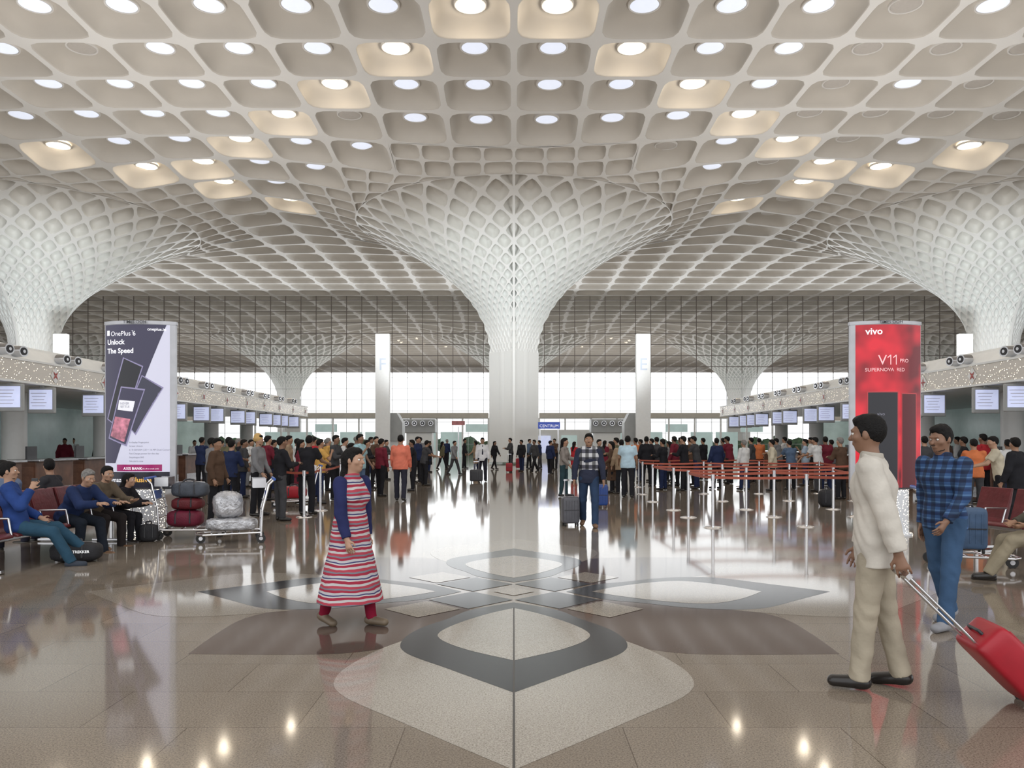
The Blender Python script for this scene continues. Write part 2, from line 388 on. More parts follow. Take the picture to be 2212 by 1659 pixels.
def dia(cx,cy,h,z,mi):
    fm.add([(FC[0]+cx-h,FC[1]+cy,z),(FC[0]+cx,FC[1]+cy-h,z),(FC[0]+cx+h,FC[1]+cy,z),(FC[0]+cx,FC[1]+cy+h,z)],[(0,1,2,3)],mi)
for sx in(-1,1):
    for sy in(-1,1):
        dia(sx*.43,sy*.43,.42,.0034,2); dia(sx*.86,sy*.86,.36,.0038,5)
dia(0,0,.22,.004,5)
fm.add([(-.006,3.0,.0045),(.006,3.0,.0045),(.006,7.45,.0045),(-.006,7.45,.0045)],[(0,1,2,3)],4)
struct(fm.build('floor',G),'polished beige granite floor with lotus inlay')
# ---------------------------------------------------------------- glass facade
YF=89.; w=MB()
for k in range(-41,42):
    w.box((k*1.72,YF,13.6),(.065,.10,HC-9.3)); w.box((k*1.72,YF,4.6),(.04,.1,9.2),1)
for k in range(1,15): w.box((0,YF-.05,k*1.25),(142,.14,.07 if k*1.25>9.3 else .03),0 if k*1.25>9.3 else 1)
wo=w.build('window_1',[M['mull'],M['mull2']]); struct(wo,'tall gridded glass wall across the back of the hall')
gm,nt,b=newmat('clear_glass'); out=nt.nodes['Material Output']; tr=N(nt,'ShaderNodeBsdfTransparent'); gl=N(nt,'ShaderNodeBsdfGlossy'); gl.inputs['Roughness'].default_value=.02
mx=N(nt,'ShaderNodeMixShader'); mx.inputs[0].default_value=.07; nt.links.new(tr.outputs[0],mx.inputs[1]); nt.links.new(gl.outputs[0],mx.inputs[2]); nt.links.new(mx.outputs[0],out.inputs[0])
p=MB().add([(-71,YF+.1,0),(71,YF+.1,0),(71,YF+.1,HC),(-71,YF+.1,HC)],[(0,1,2,3)]).build('pane',gm,wo)
hb=MB()
for k in range(300):
    x=random.uniform(-70,70); h=random.uniform(.4,1.1)
    hb.ball((x,random.uniform(95,99),random.uniform(.5,1.3)),(random.uniform(.6,1.3),.8,h),10,nz=.3)
tag(hb.build('hedge',M['hedge']),'green planting outside behind the glass wall','hedge',kind='stuff')
# ---------------------------------------------------------------- text helper
def text(s,size,parent,mt,name='lettering',f=None,bold=0,align='CENTER'):
    cu=bpy.data.curves.new('t','FONT'); cu.body=s; cu.size=size; cu.align_x=align; cu.offset=bold; cu.resolution_u=3
    o=bpy.data.objects.new('t',cu); C.objects.link(o); dg=bpy.context.evaluated_depsgraph_get()
    me=bpy.data.meshes.new_from_object(o.evaluated_get(dg)); bpy.data.objects.remove(o)
    for v in me.vertices: v.co=f(v.co.x,v.co.y)
    me.materials.clear(); me.materials.append(mt); me.name=name
    return addobj(name,me,parent)
# ---------------------------------------------------------------- far end low structures
def far_block(x0,x1,y0,y1,Y,dep,name,label,cat,mt,group=None):
    X0,X1=xp(x0,Y),xp(x1,Y); z0=0 if y1 is None else zp(y1,Y); z1=zp(y0,Y)
    t=thing(name,label,cat,((X0+X1)/2,Y,0),0,group)
    MB().box((0,0,(z0+z1)/2),(X1-X0,dep,z1-z0)).build('body',mt,t,bevel=.03); return t,(X1-X0),z0,z1
YG=78.
for (a,b_,side) in((560,1056,'left'),(1164,1660,'right')):
    t,wd,z0,z1=far_block(a,b_,893,904,YG,3,'gate_canopy','long cream canopy beam at the far end, %s of the central column'%side,'canopy',M['cream'])
    n=9
    for i in range(n+1):
        MB().box((-wd/2+i*wd/n,-1.2,z0/2),(.16,.16,z0)).build('post',M['white'],t)
    for i in range(n):
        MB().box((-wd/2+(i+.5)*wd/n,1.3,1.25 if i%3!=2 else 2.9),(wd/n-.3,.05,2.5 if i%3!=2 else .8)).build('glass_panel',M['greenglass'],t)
def nozzle(b,c,d,r=.17):
    c=Vector(c);d=Vector(d); b.cyl(c,c+d*.28,r*1.05,r,18,0); b.cyl(c+d*.28,c+d*.29,r*.72,r*.72,18,1); b.cyl(c+d*.29,c+d*.30,r*.3,r*.3,12,0)
for side,xs,lab in((-1,(873,942),'left'),(1,(1275,1345),'right')):
    t,wd,z0,z1=far_block(xs[0],xs[1],906,935,60,1.6,'air_unit','grey air supply unit with round nozzles in the far %s centre'%lab,'air unit',M['grey'])
    for k in range(4):
        b=MB(); nozzle(b,(-wd/2+(k+.5)*wd/4,-.8,z1-.32),(0,-1,0),.2); b.build('nozzle',[M['steel'],M['dark']],t)
    MB().box((0,0,z0/2),(wd*.8,1.2,z0)).build('base',M['white'],t)
for x0,x1,lab in((838,872,'left'),(1346,1376,'right')):
    Y=49; X0,X1=xp(x0,Y),xp(x1,Y); t=thing('vent_block','grey sloped block beside the tall pylon on the %s'%lab,'vent',((X0+X1)/2,Y,0))
    h=zp(893,Y); s=1 if lab=='left' else -1; wv=(X1-X0)/2
    MB().prism([(-wv,1.6),(wv,1.6),(wv,h-(.6 if s>0 else 0)),(s*wv*.3,h),(-wv,h-(.6 if s<0 else 0))],'y',-.6,.6).build('body',M['grey'],t)
    MB().box((0,0,.8),(wv*1.2,.8,1.6)).build('base',M['white'],t)
bl=mat('sign_blue',(.03,.07,.35),.3,var=0,emit=.3,ecol=(.05,.1,.6)); wt=mat('sign_white',(.9,.9,.9),.4,var=0,emit=.5)
t=thing('hanging_sign','blue sign with white capital letters just right of the central column','sign',(xp(1186,52),52,0))
MB().box((0,0,zp(919,52)),(1.45,.12,.44)).build('panel',bl,t,bevel=.01)
text('CENTRUM',.27,t,wt,f=lambda x,y:(x,-.07,zp(923,52)+y))
MB().box((-.6,0,1.2),(.08,.08,2.4)).build('post',M['steel'],t); MB().box((.6,0,1.2),(.08,.08,2.4)).build('post',M['steel'],t)
t=thing('kiosk','bright kiosk with a pale poster wall behind the central column','kiosk',(xp(1200,70),70,0))
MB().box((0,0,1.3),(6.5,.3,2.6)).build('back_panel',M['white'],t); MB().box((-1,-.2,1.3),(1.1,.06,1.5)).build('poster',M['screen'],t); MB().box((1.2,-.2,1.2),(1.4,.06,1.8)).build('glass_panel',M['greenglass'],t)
t=thing('display_board','small red and white display board at the far end left of the column','display board',(xp(990,66),66,0))
MB().box((0,0,zp(914,66)),(1.1,.1,.35)).build('screen',mat('red_screen',(.35,.12,.12),.3,var=.5,sc=3,emit=.2),t); MB().box((0,.08,1.4),(.1,.1,2.8)).build('post',M['steel'],t)
for side in(-1,1):
    for k in range(5):
        x=side*(24+k*5.2)
        t=thing('glass_partition','pale green glass partition bay %s in the %s wing behind the counters'%(['nearest the canopy','second outward','third outward','fourth outward','outermost'][k],'left' if side<0 else 'right'),'glass partition',(x,56+0*k,0))
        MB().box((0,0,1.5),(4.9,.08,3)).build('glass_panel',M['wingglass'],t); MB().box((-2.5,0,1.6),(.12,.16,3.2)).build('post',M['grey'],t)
        MB().box((0,0,3.2),(5.1,.4,.35)).build('beam',M['cream'],t)
lt=mat('letter_blue',(.62,.70,.82),.5,var=0); pw_=mat('pylon_white',(.88,.9,.9),.35,var=.02)
for px,ch,lab in((827,'F','with a pale letter F left of the central column'),(1389,'E','with a pale letter E right of the central column'),(132,None,'rising behind the left billboard and counters'),(2084,None,'rising behind the right billboard and counters')):
    Y=47.5; t=thing('pylon','tall slim white pylon '+lab,'pylon',(xp(px,Y),Y,0)); h=zp(721,Y)
    MB().box((0,0,h/2+.1),(.88,.30,h-.2)).build('panel',pw_,t,bevel=.05)
    MB().box((0,0,.1),(1.1,.5,.2)).build('base',M['steel'],t,bevel=.02)
    if ch: text(ch,1.05,t,lt,f=lambda x,y:(x,-.16,zp(800,47.5)+y))
# ---------------------------------------------------------------- check-in islands
ORD=['first','second','third','fourth','fifth','sixth','seventh','eighth','ninth','tenth','eleventh','twelfth','thirteenth','fourteenth','fifteenth','sixteenth','seventeenth','eighteenth','nineteenth','twentieth','twenty-first','twenty-second','twenty-third','twenty-fourth','twenty-fifth','twenty-sixth','twenty-seventh','twenty-eighth','twenty-ninth','thirtieth','thirty-first','thirty-second','thirty-third','thirty-fourth','thirty-fifth','thirty-sixth','thirty-seventh','thirty-eighth','thirty-ninth','fortieth','forty-first','forty-second','forty-third','forty-fourth','forty-fifth','forty-sixth']
redm=mat('motif_red',(.45,.06,.05),.5,var=0)
for sd,SN in((-1,'left'),(1,'right')):
    X=sd*12.; YA,YB=15.5,45.5; L=YB-YA; ym=(YA+YB)/2
    t=thing('check_in_canopy','long white canopy with sparkling fascia over the %s check-in counters'%SN,'canopy',(X,YA,0))
    MB().box((0,L/2,3.27),(.16,L,.54)).build('sparkling_fascia',M['spark'],t)
    MB().prism([(sd*.08,3.0),(sd*7.9,3.0),(sd*7.9,3.9),(sd*1.6,4.2),(sd*.75,3.98),(sd*.38,3.58),(sd*.08,3.56)],'y',0,L).build('canopy_body',M['white'],t)
    MB().box((0,L/2,3.02),(.2,L,.05)).build('lower_trim',M['white'],t); MB().box((0,L/2,3.56),(.2,L,.05)).build('upper_trim',M['white'],t)
    for k in range(int(L/2.45)):
        y=1.2+k*2.45
        for dy in(0,.55):
            b=MB(); nozzle(b,(sd*.5,y+dy,3.82),(-sd,-.25,0),.135); b.build('air_nozzle',[M['steel'],M['dark']],t)
        b=MB(); c=(-sd*.09,y+1.3,3.28)
        b.add([(c[0],c[1]-.22,c[2]),(c[0],c[1],c[2]-.22),(c[0],c[1]+.22,c[2]),(c[0],c[1],c[2]+.22)],[(0,1,2,3)],1)
        for q in range(4):
            a=q*PI/2+PI/4*(k%2); b.add([(c[0]-sd*.01,c[1],c[2]),(c[0]-sd*.01,c[1]+.05*math.cos(a-.6),c[2]+.05*math.sin(a-.6)),(c[0]-sd*.01,c[1]+.15*math.cos(a),c[2]+.15*math.sin(a)),(c[0]-sd*.01,c[1]+.05*math.cos(a+.6),c[2]+.05*math.sin(a+.6))],[(0,1,2,3)])
        b.build('star_motif',[redm,M['white']],t)
    for k in range(6):
        MB().cyl((sd*2.6,2.5+k*5,0),(sd*2.6,2.5+k*5,3.0),.33,.33,24).build('post',M['white'],t)
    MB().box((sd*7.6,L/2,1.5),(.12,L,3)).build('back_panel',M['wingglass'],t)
    ys=[18.8,20.1,22.6,23.9,28.2,30.4,31.9,34.4,35.8,38.3,39.7,41,43]
    for k,y in enumerate(ys):
        m=thing('monitor','hanging information screen, %s from the near end of the %s counters'%(ORD[k],SN),'monitor',(X+sd*.05,y,2.62),0,'hanging screens over the %s counters'%SN)
        MB().box((0,0,0),(.68,.10,.66)).build('casing',M['grey'],m,bevel=.02)
        MB().box((0,-.053,.02),(.58,.012,.5)).build('screen',M['screen'],m)
        b=MB(); 
        for q in range(5): b.box((-.05,-.061,.18-q*.08),(.4-.06*(q%3),.004,.012))
        b.build('text_lines',M['cream'],m); MB().box((0,.0,.34),(.08,.08,.12)).build('bracket',M['grey'],m)
    for k in range(11):
        y=19.2+k*2.35
        m=thing('check_in_desk','brown wooden check-in desk, %s from the near end of the %s counters'%(ORD[k],SN),'desk',(X+sd*.9,y,0),0,'check-in desks on the %s'%SN)
        MB().box((0,0,.52),(.7,1.75,1.04)).build('cabinet',M['wood'],m,bevel=.015)
        MB().box((-sd*.04,0,1.07),(.86,1.85,.06)).build('counter_top',M['steel'],m,bevel=.01)
        MB().box((0,-.885,.55),(.56,.02,.7)).build('side_panel',M['w2'],m)
        MB().box((sd*.1,-.35,1.27),(.05,.44,.34)).build('computer_screen',M['dark'],m); MB().cyl((sd*.12,-.35,1.1),(sd*.12,-.35,1.2),.03).build('screen_stand',M['dark'],m)
        MB().box((-sd*.36,0,.2),(.03,1.6,.28)).build('kick_plate',M['steel'],m)
# ---------------------------------------------------------------- billboards
SC=F/13.4
def curve_y(x): return -.03-.16*(1-(x/.6)**2)
def billboard(px,label,sd):
    X=(px-VX)/SC; t=thing('billboard',label,'billboard',(X,13.4,0))
    z0,z1=zp(1052,13.4),zp(703,13.4)
    n=20; xs=[-.6+1.2*i/n for i in range(n+1)]
    poly=[(x,curve_y(x)) for x in xs]+[(x,-curve_y(x)) for x in xs[::-1]]
    MB().prism(poly,'z',z0,z1).build('housing',M['alu'],t)
    MB().prism([(x*1.02,y*1.08) for x,y in poly],'z',z1,z1+.055).build('top_cap',M['alu'],t)
    MB().prism([(x*1.01,y*1.03) for x,y in poly],'z',z0-.03,z0).build('bottom_cap',M['dark'],t)
    b=MB(); b.cyl((0.08,0,0),(0.08,0,z0-.03),.30,.30,28); b.cyl((0.08,0,0),(0.08,0,.03),.36,.36,28); b.build('base_post',M['spark2'],t)
    text('TIMES OOH',.075,t,M['dark'],f=lambda x,y:(x-.0,-.235,z1+.002+y),bold=.001)
    return t
def AP(px0): return lambda x,y:((x-px0)/SC,zp(y,13.4))
def patch(t,A,q,off,mt,name,n=8):
    q=[A(*p) for p in q]; V=[];fa=[]
    for j in range(n+1):
        for i in range(n+1):
            u=i/n;v=j/n; x=(q[0][0]*(1-u)+q[1][0]*u)*(1-v)+(q[3][0]*(1-u)+q[2][0]*u)*v; z=(q[0][1]*(1-u)+q[1][1]*u)*(1-v)+(q[3][1]*(1-u)+q[2][1]*u)*v
            V.append((x,curve_y(x)-off,z))
    for j in range(n):
        for i in range(n): a=j*(n+1)+i; fa.append((a,a+n+1,a+n+2,a+1))
    return MB().add(V,fa,0,True).build(name,mt,t)
def btext(t,A,s,px,py,h,mt,bold=0,align='LEFT',off=.01,name='lettering'):
    x0,z0=A(px,py); return text(s,h/SC*1.35,t,mt,name,f=lambda x,y:(x0+x,curve_y(x0+x)-off,z0+y),bold=bold,align=align)
def em(n,c,e=.35,r=.25,**k): return mat(n,c,r,var=k.get('var',0),sc=k.get('sc',3),emit=e)
t=billboard(305,'tall curved billboard with dark purple and white phone advertisement on the left',-1); A=AP(305)
patch(t,A,[(231,704),(371,704),(371,1052),(231,1052)],.004,em('ad_white',(.66,.66,.80),.3),'poster')
pur=em('ad_purple',(.05,.045,.095),.12); patch(t,A,[(231,704),(365,704),(258,1000),(231,1000)],.006,pur,'poster_dark_area')
patch(t,A,[(231,1019),(371,1019),(371,1052),(231,1052)],.007,em('ad_navy',(.02,.02,.035),.05),'poster_footer')
mg=em('ad_magenta',(.32,.01,.12),.3); patch(t,A,[(262,1003),(357,1003),(357,1017),(262,1017)],.008,mg,'poster_strip')
dk=em('ad_phone',(.015,.015,.022),.1); dk2=em('ad_phone2',(.05,.05,.085),.1); ed=em('ad_edge',(.30,.27,.45),.2); glw=em('ad_glow',(.45,.16,.22),.45,var=.9,sc=9)
for q,m_,o_ in(([(277,774),(321,793),(277,932),(236,906)],ed,.009),([(279,777),(318,795),(275,928),(239,905)],dk,.010),
    ([(318,812),(360,838),(305,940),(278,910)],ed,.0105),([(319,815),(357,840),(304,936),(280,910)],dk2,.011),([(272,836),(325,842),(285,964),(240,947)],ed,.012),([(274,839),(322,845),(283,960),(243,945)],pur,.013),([(258,900),(294,906),(280,955),(246,942)],glw,.014),
    ([(268,865),(304,868),(299,890),(264,886)],em('ad_w',(.8,.8,.85),.4),.015)):
    patch(t,A,q,o_,m_,'phone_picture',5)
W=em('ad_text_white',(.85,.85,.9),.6); GR=em('ad_text_grey',(.3,.3,.38),.1); OR=em('ad_orange',(.8,.45,.1),.5)
patch(t,A,[(236,716),(243,716),(243,727),(236,727)],.010,W,'logo_mark',2)
btext(t,A,'OnePlus 6',246,728,10.5,W); btext(t,A,'T',296,722,5,W); btext(t,A,'oneplus.in',329,717,6.5,W,.001)
btext(t,A,'Unlock',237,746,11,W,.003); btext(t,A,'The Speed',237,765,11,W,.003)
btext(t,A,'NEVER\nSETTLE',271,875,5,GR,0,off=.018)
for i,s_ in enumerate(['In-display Fingerprint','Screen Unlock','6 / 8 GB RAM | 20 + 16 MP Dual Camera','Fast Charge power for the day','Snapdragon 845','Sale starts now']): btext(t,A,s_,291,957+i*8,3.6,GR)
btext(t,A,'AXIS BANK',278,1014,6,W,.001); btext(t,A,'15% off on credit cards',318,1013,2.6,W); btext(t,A,'amazon',245,1040,10,W,.001); btext(t,A,'exclusive',283,1040,11,OR,.002)
t=billboard(1911,'tall curved billboard with glossy red phone advertisement on the right',1); A=AP(1911)
m,nt,b=newmat('ad_red'); b.inputs['Roughness'].default_value=.12
tc=N(nt,'ShaderNodeTexCoord'); no=N(nt,'ShaderNodeTexNoise'); no.inputs['Scale'].default_value=1.5; nt.links.new(tc.outputs['Object'],no.inputs['Vector'])
cr=N(nt,'ShaderNodeValToRGB'); cr.color_ramp.elements[0].position=.38; cr.color_ramp.elements[0].color=(.13,0,.006,1); cr.color_ramp.elements[1].position=.62; cr.color_ramp.elements[1].color=(.68,.012,.03,1)
nt.links.new(no.outputs['Fac'],cr.inputs[0]); nt.links.new(cr.outputs[0],b.inputs['Base Color']); nt.links.new(cr.outputs[0],b.inputs['Emission Color']); b.inputs['Emission Strength'].default_value=.4
patch(t,A,[(1844,704),(1986,704),(1986,1052),(1844,1052)],.004,m,'poster')
dr=em('ad_darkred',(.10,.0,.006),.1); rl=em('ad_redline',(.45,.04,.05),.3); pk=em('ad_pink',(.85,.5,.52),.5)
for q,m_,o_ in(([(1865,847),(1929,847),(1929,1052),(1865,1052)],rl,.008),([(1867,849),(1927,849),(1927,1052),(1867,1052)],dk,.010),([(1936,850),(1974,850),(1974,1052),(1936,1052)],rl,.008),([(1938,852),(1972,852),(1972,1052),(1938,1052)],dr,.010)):
    patch(t,A,q,o_,m_,'phone_picture',5)
def bar_one(px,py,w_,h_):
    patch(t,A,[(px+w_,py-h_),(px+w_+2,py-h_),(px+w_+2,py),(px+w_,py)],.011,pk,'lettering',2)
    patch(t,A,[(px+w_+.2,py-h_),(px+w_+1.7,py-h_+1.8),(px+.8,py-h_+7),(px-.2,py-h_+5.2)],.011,pk,'lettering',2)
btext(t,A,'vivo',1862,725,15,W,.003); btext(t,A,'V',1886,790,22,pk,0); bar_one(1905,790,6,21); bar_one(1917,790,6,21); btext(t,A,'PRO',1932,785,8,pk,.0005); btext(t,A,'SUPERNOVA  RED',1861,804,7.6,pk,.0003); btext(t,A,'vivo',1884,898,7,GR,0,off=.014)
# ---------------------------------------------------------------- stanchions
def stanchion(x,Y,nxt,label,group):
    t=thing('stanchion',label,'barrier post',(x,Y,0),0,group)
    MB().lathe([(.001,.035),(.05,.032),(.14,.02),(.165,.008),(.17,0)],n=24).build('base',M['chrome'],t)
    MB().cyl((0,0,.03),(0,0,.9),.028,.028,16).build('pole',M['chrome'],t)
    MB().cyl((0,0,.86),(0,0,.97),.036,.036,16).build('head',M['steel'],t)
    for q in nxt:
        d=Vector((q[0]-x,q[1]-Y,0)); l=d.length; u=d.normalized(); s=.034; b=MB(); n=8; V=[]
        for i in range(n+1):
            k=s+(l-2*s)*i/n; sag=.02*math.sin(PI*i/n)
            for z in(.945-sag,.895-sag): V.append((u.x*k,u.y*k,z))
        b.add(V,[(2*i,2*i+1,2*i+3,2*i+2) for i in range(n)]); o=b.build('belt',M['belt'],t)
        sm=o.modifiers.new('s','SOLIDIFY'); sm.thickness=.004
rows=[[(1540,1140),(1742,1138),(1905,1136)],[(1487,1118),(1672,1117),(1850,1116)],[(1455,1102),(1612,1101),(1800,1100)],[(1410,1084),(1560,1083),(1705,1082),(1845,1082)],[(1388,1068),(1520,1067),(1640,1067),(1770,1066)],[(1380,1052),(1480,1052),(1600,1051),(1720,1051)]]
SP=[]
for r,row in enumerate(rows):
    pts=[gp(*p) for p in row]; SP+=pts
    for i,p in enumerate(pts):
        nx=[pts[i+1]] if i+1<len(pts) else []
        if r+1<len(rows) and ((i==0 and r%2==0) or (i==len(pts)-1 and r%2==1)): nx.append(gp(*rows[r+1][0 if i==0 else -1]))
        stanchion(p[0],p[1],nx,'chrome barrier post, %s from the left, %s row of the right queue'%(ORD[i],['nearest','second','third','fourth','fifth','farthest'][r]),'belt barrier posts of the right queue')
pts=[gp(*p) for p in[(606,1108),(657,1117),(692,1103),(735,1082),(812,1052),(905,1036)]]; SP+=pts
for i,p in enumerate(pts): stanchion(p[0],p[1],[pts[i+1]] if i+1<len(pts) else [],'chrome belt barrier post, %s from the left in the left queue'%ORD[i],'belt barrier posts of the left queue')
# ---------------------------------------------------------------- benches
def bench(label,loc,rz,n):
    t=thing('bench',label,'bench',loc,rz); pit=.62; W_=n*pit
    MB().box((0,0,.36),(W_,.07,.06)).build('beam',M['steel'],t,bevel=.01)
    for s in(-1,1):
        b=MB(); x=s*(W_/2-.3); b.box((x,0,.2),(.05,.05,.32)); b.box((x,0,.03),(.06,.6,.04)); b.build('leg',M['steel'],t,bevel=.008)
    for i in range(n):
        x=(i-(n-1)/2)*pit
        prof=[(-.26,.43),(-.2,.455),(.0,.43),(.16,.42),(.22,.46),(.30,.70),(.36,.90),(.39,.90),(.36,.72),(.27,.40),(.18,.37),(0,.385),(-.2,.405),(-.26,.40)]
        MB().prism(prof,'x',x-.27,x+.27).build('seat',M['maroon'],t,bevel=.012)
        b=MB(); b.tube([(x-.305,.12,.38),(x-.305,.2,.62),(x-.305,-.16,.63),(x-.305,-.2,.42)],.016,8); b.build('armrest',M['steel'],t)
    b=MB(); x=n/2*pit; b.tube([(x,.12,.38),(x,.2,.62),(x,-.16,.63),(x,-.2,.42)],.016,8); b.build('armrest',M['steel'],t)
    return t
BR=R(90); bd=Vector((0,1,0)); b0=Vector((-6.35,10.87,0))
bench('maroon leather bench on the left facing the aisle with seated travellers',b0,BR,6)
b1=b0-Vector((.86,0,0))
bench('maroon leather bench on the left facing away behind the occupied one',b1,BR+PI,6)
bench('maroon leather bench at the right edge behind the luggage trolley',(7.0,10.6,0),R(-75),4)
# ---------------------------------------------------------------- luggage
def suitcase(label,loc,rz,mt,size=(.42,.26,.58),tilt=0,handle=.45,name='suitcase',group=None,parent=None):
    t=thing(name,label,'suitcase',loc,rz,group); w,d,h=size; t.rotation_euler=(tilt,0,rz)
    b=MB(); b.ball((0,0,h/2+.05),(w/2,d/2,h/2),32,e=.24); b.build('shell',mt,t)
    b=MB()
    for k in range(5): b.box((-w*.32+k*w*.16,-d/2-.0,h/2+.05),(.012,.014,h*.72))
    b.build('rib',mt,t,bevel=.004)
    for sx in(-1,1):
        for sy in(-1,1): MB().cyl((sx*w*.38-.012,sy*d*.32,.03),(sx*w*.38+.012,sy*d*.32,.03),.03,.03,14).build('wheel',M['rubber'],t)
    if handle:
        b=MB(); b.tube([(-.09,d*.3,h*.9),(-.09,d*.3,h+.05+handle)],.009,8); b.tube([(.09,d*.3,h*.9),(.09,d*.3,h+.05+handle)],.009,8); b.box((0,d*.3,h+.05+handle),(.22,.03,.03)); b.build('pull_handle',M['steel'],t)
    MB().tube([(-.07,-.0,h+.045),(-.06,0,h+.075),(.06,0,h+.075),(.07,0,h+.045)],.01,8).build('top_handle',M['dark'],t)
    MB().box((0,-d/2-.004,h*.5+.05),(w*.9,.008,.012)).build('zip',M['dark'],t)
    return t
def duffel(label,loc,rz,mt,size=(.6,.3,.3),name='duffel_bag',cat='bag',e=.6,nz=.05,straps=True,strapm=None,wtext=None):
    t=thing(name,label,cat,loc,rz); w,d,h=size
    MB().ball((0,0,h/2),(w/2,d/2,h/2),30,e=e,nz=nz).build('body',mt,t)
    if straps:
        for sx in(-1,1):
            MB().tube([(sx*w*.2,-d*.49,h*.25),(sx*w*.2,-d*.46,h*.8),(sx*w*.12,-d*.1,h*1.12),(-sx*w*.02,-d*.1,h*1.15)],.014,8).build('strap',strapm or M['dark'],t)
        MB().tube([(-w*.4,0,h*.95),(0,0,h*1.005),(w*.4,0,h*.95)],.008,6).build('zip',M['steel'],t)
    if wtext: text(wtext,.05,t,wt,f=lambda x,y:(x+.12,-d/2-.012,h*.5+y),bold=.001)
    return t
def trolley(label,loc,rz):
    t=thing('luggage_trolley',label,'trolley',loc,rz)
    b=MB()
    b.tube([(-.27,.42,.16),(-.2,-.42,.14),(-.08,-.52,.14),(.08,-.52,.14),(.2,-.42,.14),(.27,.42,.16)],.017,8)
    for y in(-.3,-.1,.1,.3): b.tube([(-.24,y,.16),(.24,y,.16)],.012,8)
    b.build('base_frame',M['chrome'],t)
    b=MB()
    for s in(-1,1): b.tube([(s*.27,.42,.12),(s*.27,.44,.5),(s*.25,.54,.9),(s*.24,.62,.98)],.017,8)
    for z in(.35,.5,.65): b.tube([(-.265,.435+.12*max(0,z-.5),z),(.265,.435+.12*max(0,z-.5),z)],.009,8)
    b.build('upright_frame',M['chrome'],t)
    MB().tube([(-.3,.62,.985),(.3,.62,.985)],.022,12).build('handle',M['blueplastic'],t)
    b=MB(); b.box((0,.4,.86),(.42,.2,.012)); b.box((0,.3,.93),(.42,.012,.14)); b.box((-.21,.4,.93),(.012,.2,.14)); b.box((.21,.4,.93),(.012,.2,.14)); b.build('basket',M['steel'],t)
    MB().box((0,.5,.72),(.4,.012,.14)).build('sign_plate',M['blueplastic'],t)
    for x,y in((-.27,.42),(.27,.42),(0,-.46)):
        b=MB(); b.cyl((x-.018,y,.07),(x+.018,y,.07),.07,.07,20); wv=b.build('wheel',M['rubber'],t)
        MB().cyl((x-.022,y,.07),(x+.022,y,.07),.03,.03,12).build('hub',M['steel'],wv)
        b=MB(); b.box((x,y,.13),(.06,.03,.04)); b.build('fork',M['chrome'],t)
    return t
trolley('luggage trolley stacked with maroon bags beside the left billboard',(-5.3,12.9,0),R(100))
trolley('luggage trolley with blue handle carrying plastic-wrapped bundles',(-4.42,12.35,0),R(-70))
trolley('luggage trolley with blue suitcase at the right edge',(5.75,9.9,0),R(75))
trolley('luggage trolley in the left queue behind the wrapped bundles',(-5.3,19.0,0),R(-70))
md=mat('maroon_fabric',(.15,.008,.03),.6,var=.2,bump=.3); bk=mat('black_fabric',(.02,.02,.024),.7,var=.2,bump=.3); gy=mat('grey_blue_fabric',(.07,.08,.10),.7,var=.2,bump=.3)
duffel('maroon duffel bag lowest on the trolley beside the left billboard',(-5.38,12.9,.18),R(8),md,(.56,.40,.28))
duffel('dark red bag stacked on the maroon duffel bag',(-5.34,12.9,.46),R(4),mat('dred',(.12,.01,.015),.6,var=.2,bump=.3),(.50,.36,.2))
duffel('dark grey striped holdall topmost on the trolley beside the left billboard',(-5.3,12.9,.66),R(2),gy,(.58,.34,.26))
duffel('silver plastic-wrapped bundle lying low on the trolley',(-4.45,12.4,.18),R(15),M['foil'],(.76,.36,.20),'wrapped_bundle','wrapped luggage',.5,.12,False)
duffel('round silver plastic-wrapped bundle on top of the flat one',(-4.5,12.4,.37),R(30),M['foil'],(.46,.36,.42),'wrapped_bundle','wrapped luggage',.75,.14,False)
duffel('black duffel bag with white lettering on the floor before the left bench',(-5.75,10.35,0),R(8),bk,(.62,.34,.26),wtext='TREKKER')
duffel('black handbag on the floor beside the left billboard post',(-5.75,12.4,0),R(20),bk,(.28,.22,.28))
duffel('crimson holdall on the queue trolley',(-5.3,19.0,.2),R(10),M['red'],(.6,.36,.3))
duffel('black rucksack on the floor in the right queue',(xp(1785,19),19,0),0,bk,(.36,.3,.42),name='backpack')
suitcase('grey ribbed suitcase beside the man in the chequered wrap',(xp(1232,14.7),14.7,0),R(10),mat('grey_shell',(.10,.10,.115),.4,var=.15),(.32,.24,.5),handle=.3)
suitcase('blue suitcase behind the man in the chequered wrap',(xp(1300,18.5),18.8,0),R(-5),mat('blue_shell',(.02,.06,.25),.4,var=.1),(.36,.24,.5),handle=.0)
suitcase('blue grey suitcase upright on the right trolley',(5.7,9.9,.18),R(-15),mat('slate_shell',(.06,.11,.20),.5,var=.2),(.42,.26,.52),handle=0)
suitcase('crimson suitcase standing in the centre crowd',(xp(1122,45),45,0),0,M['red'],(.42,.26,.55))
suitcase('dark suitcase pulled by the man in white shirt and tie',(xp(1029,30),30,0),0,M['dark'],(.5,.28,.45),handle=.3)
suitcase('small crimson suitcase left of the far crowd',(xp(1100,40),40,0),0,M['red'],(.34,.24,.42))
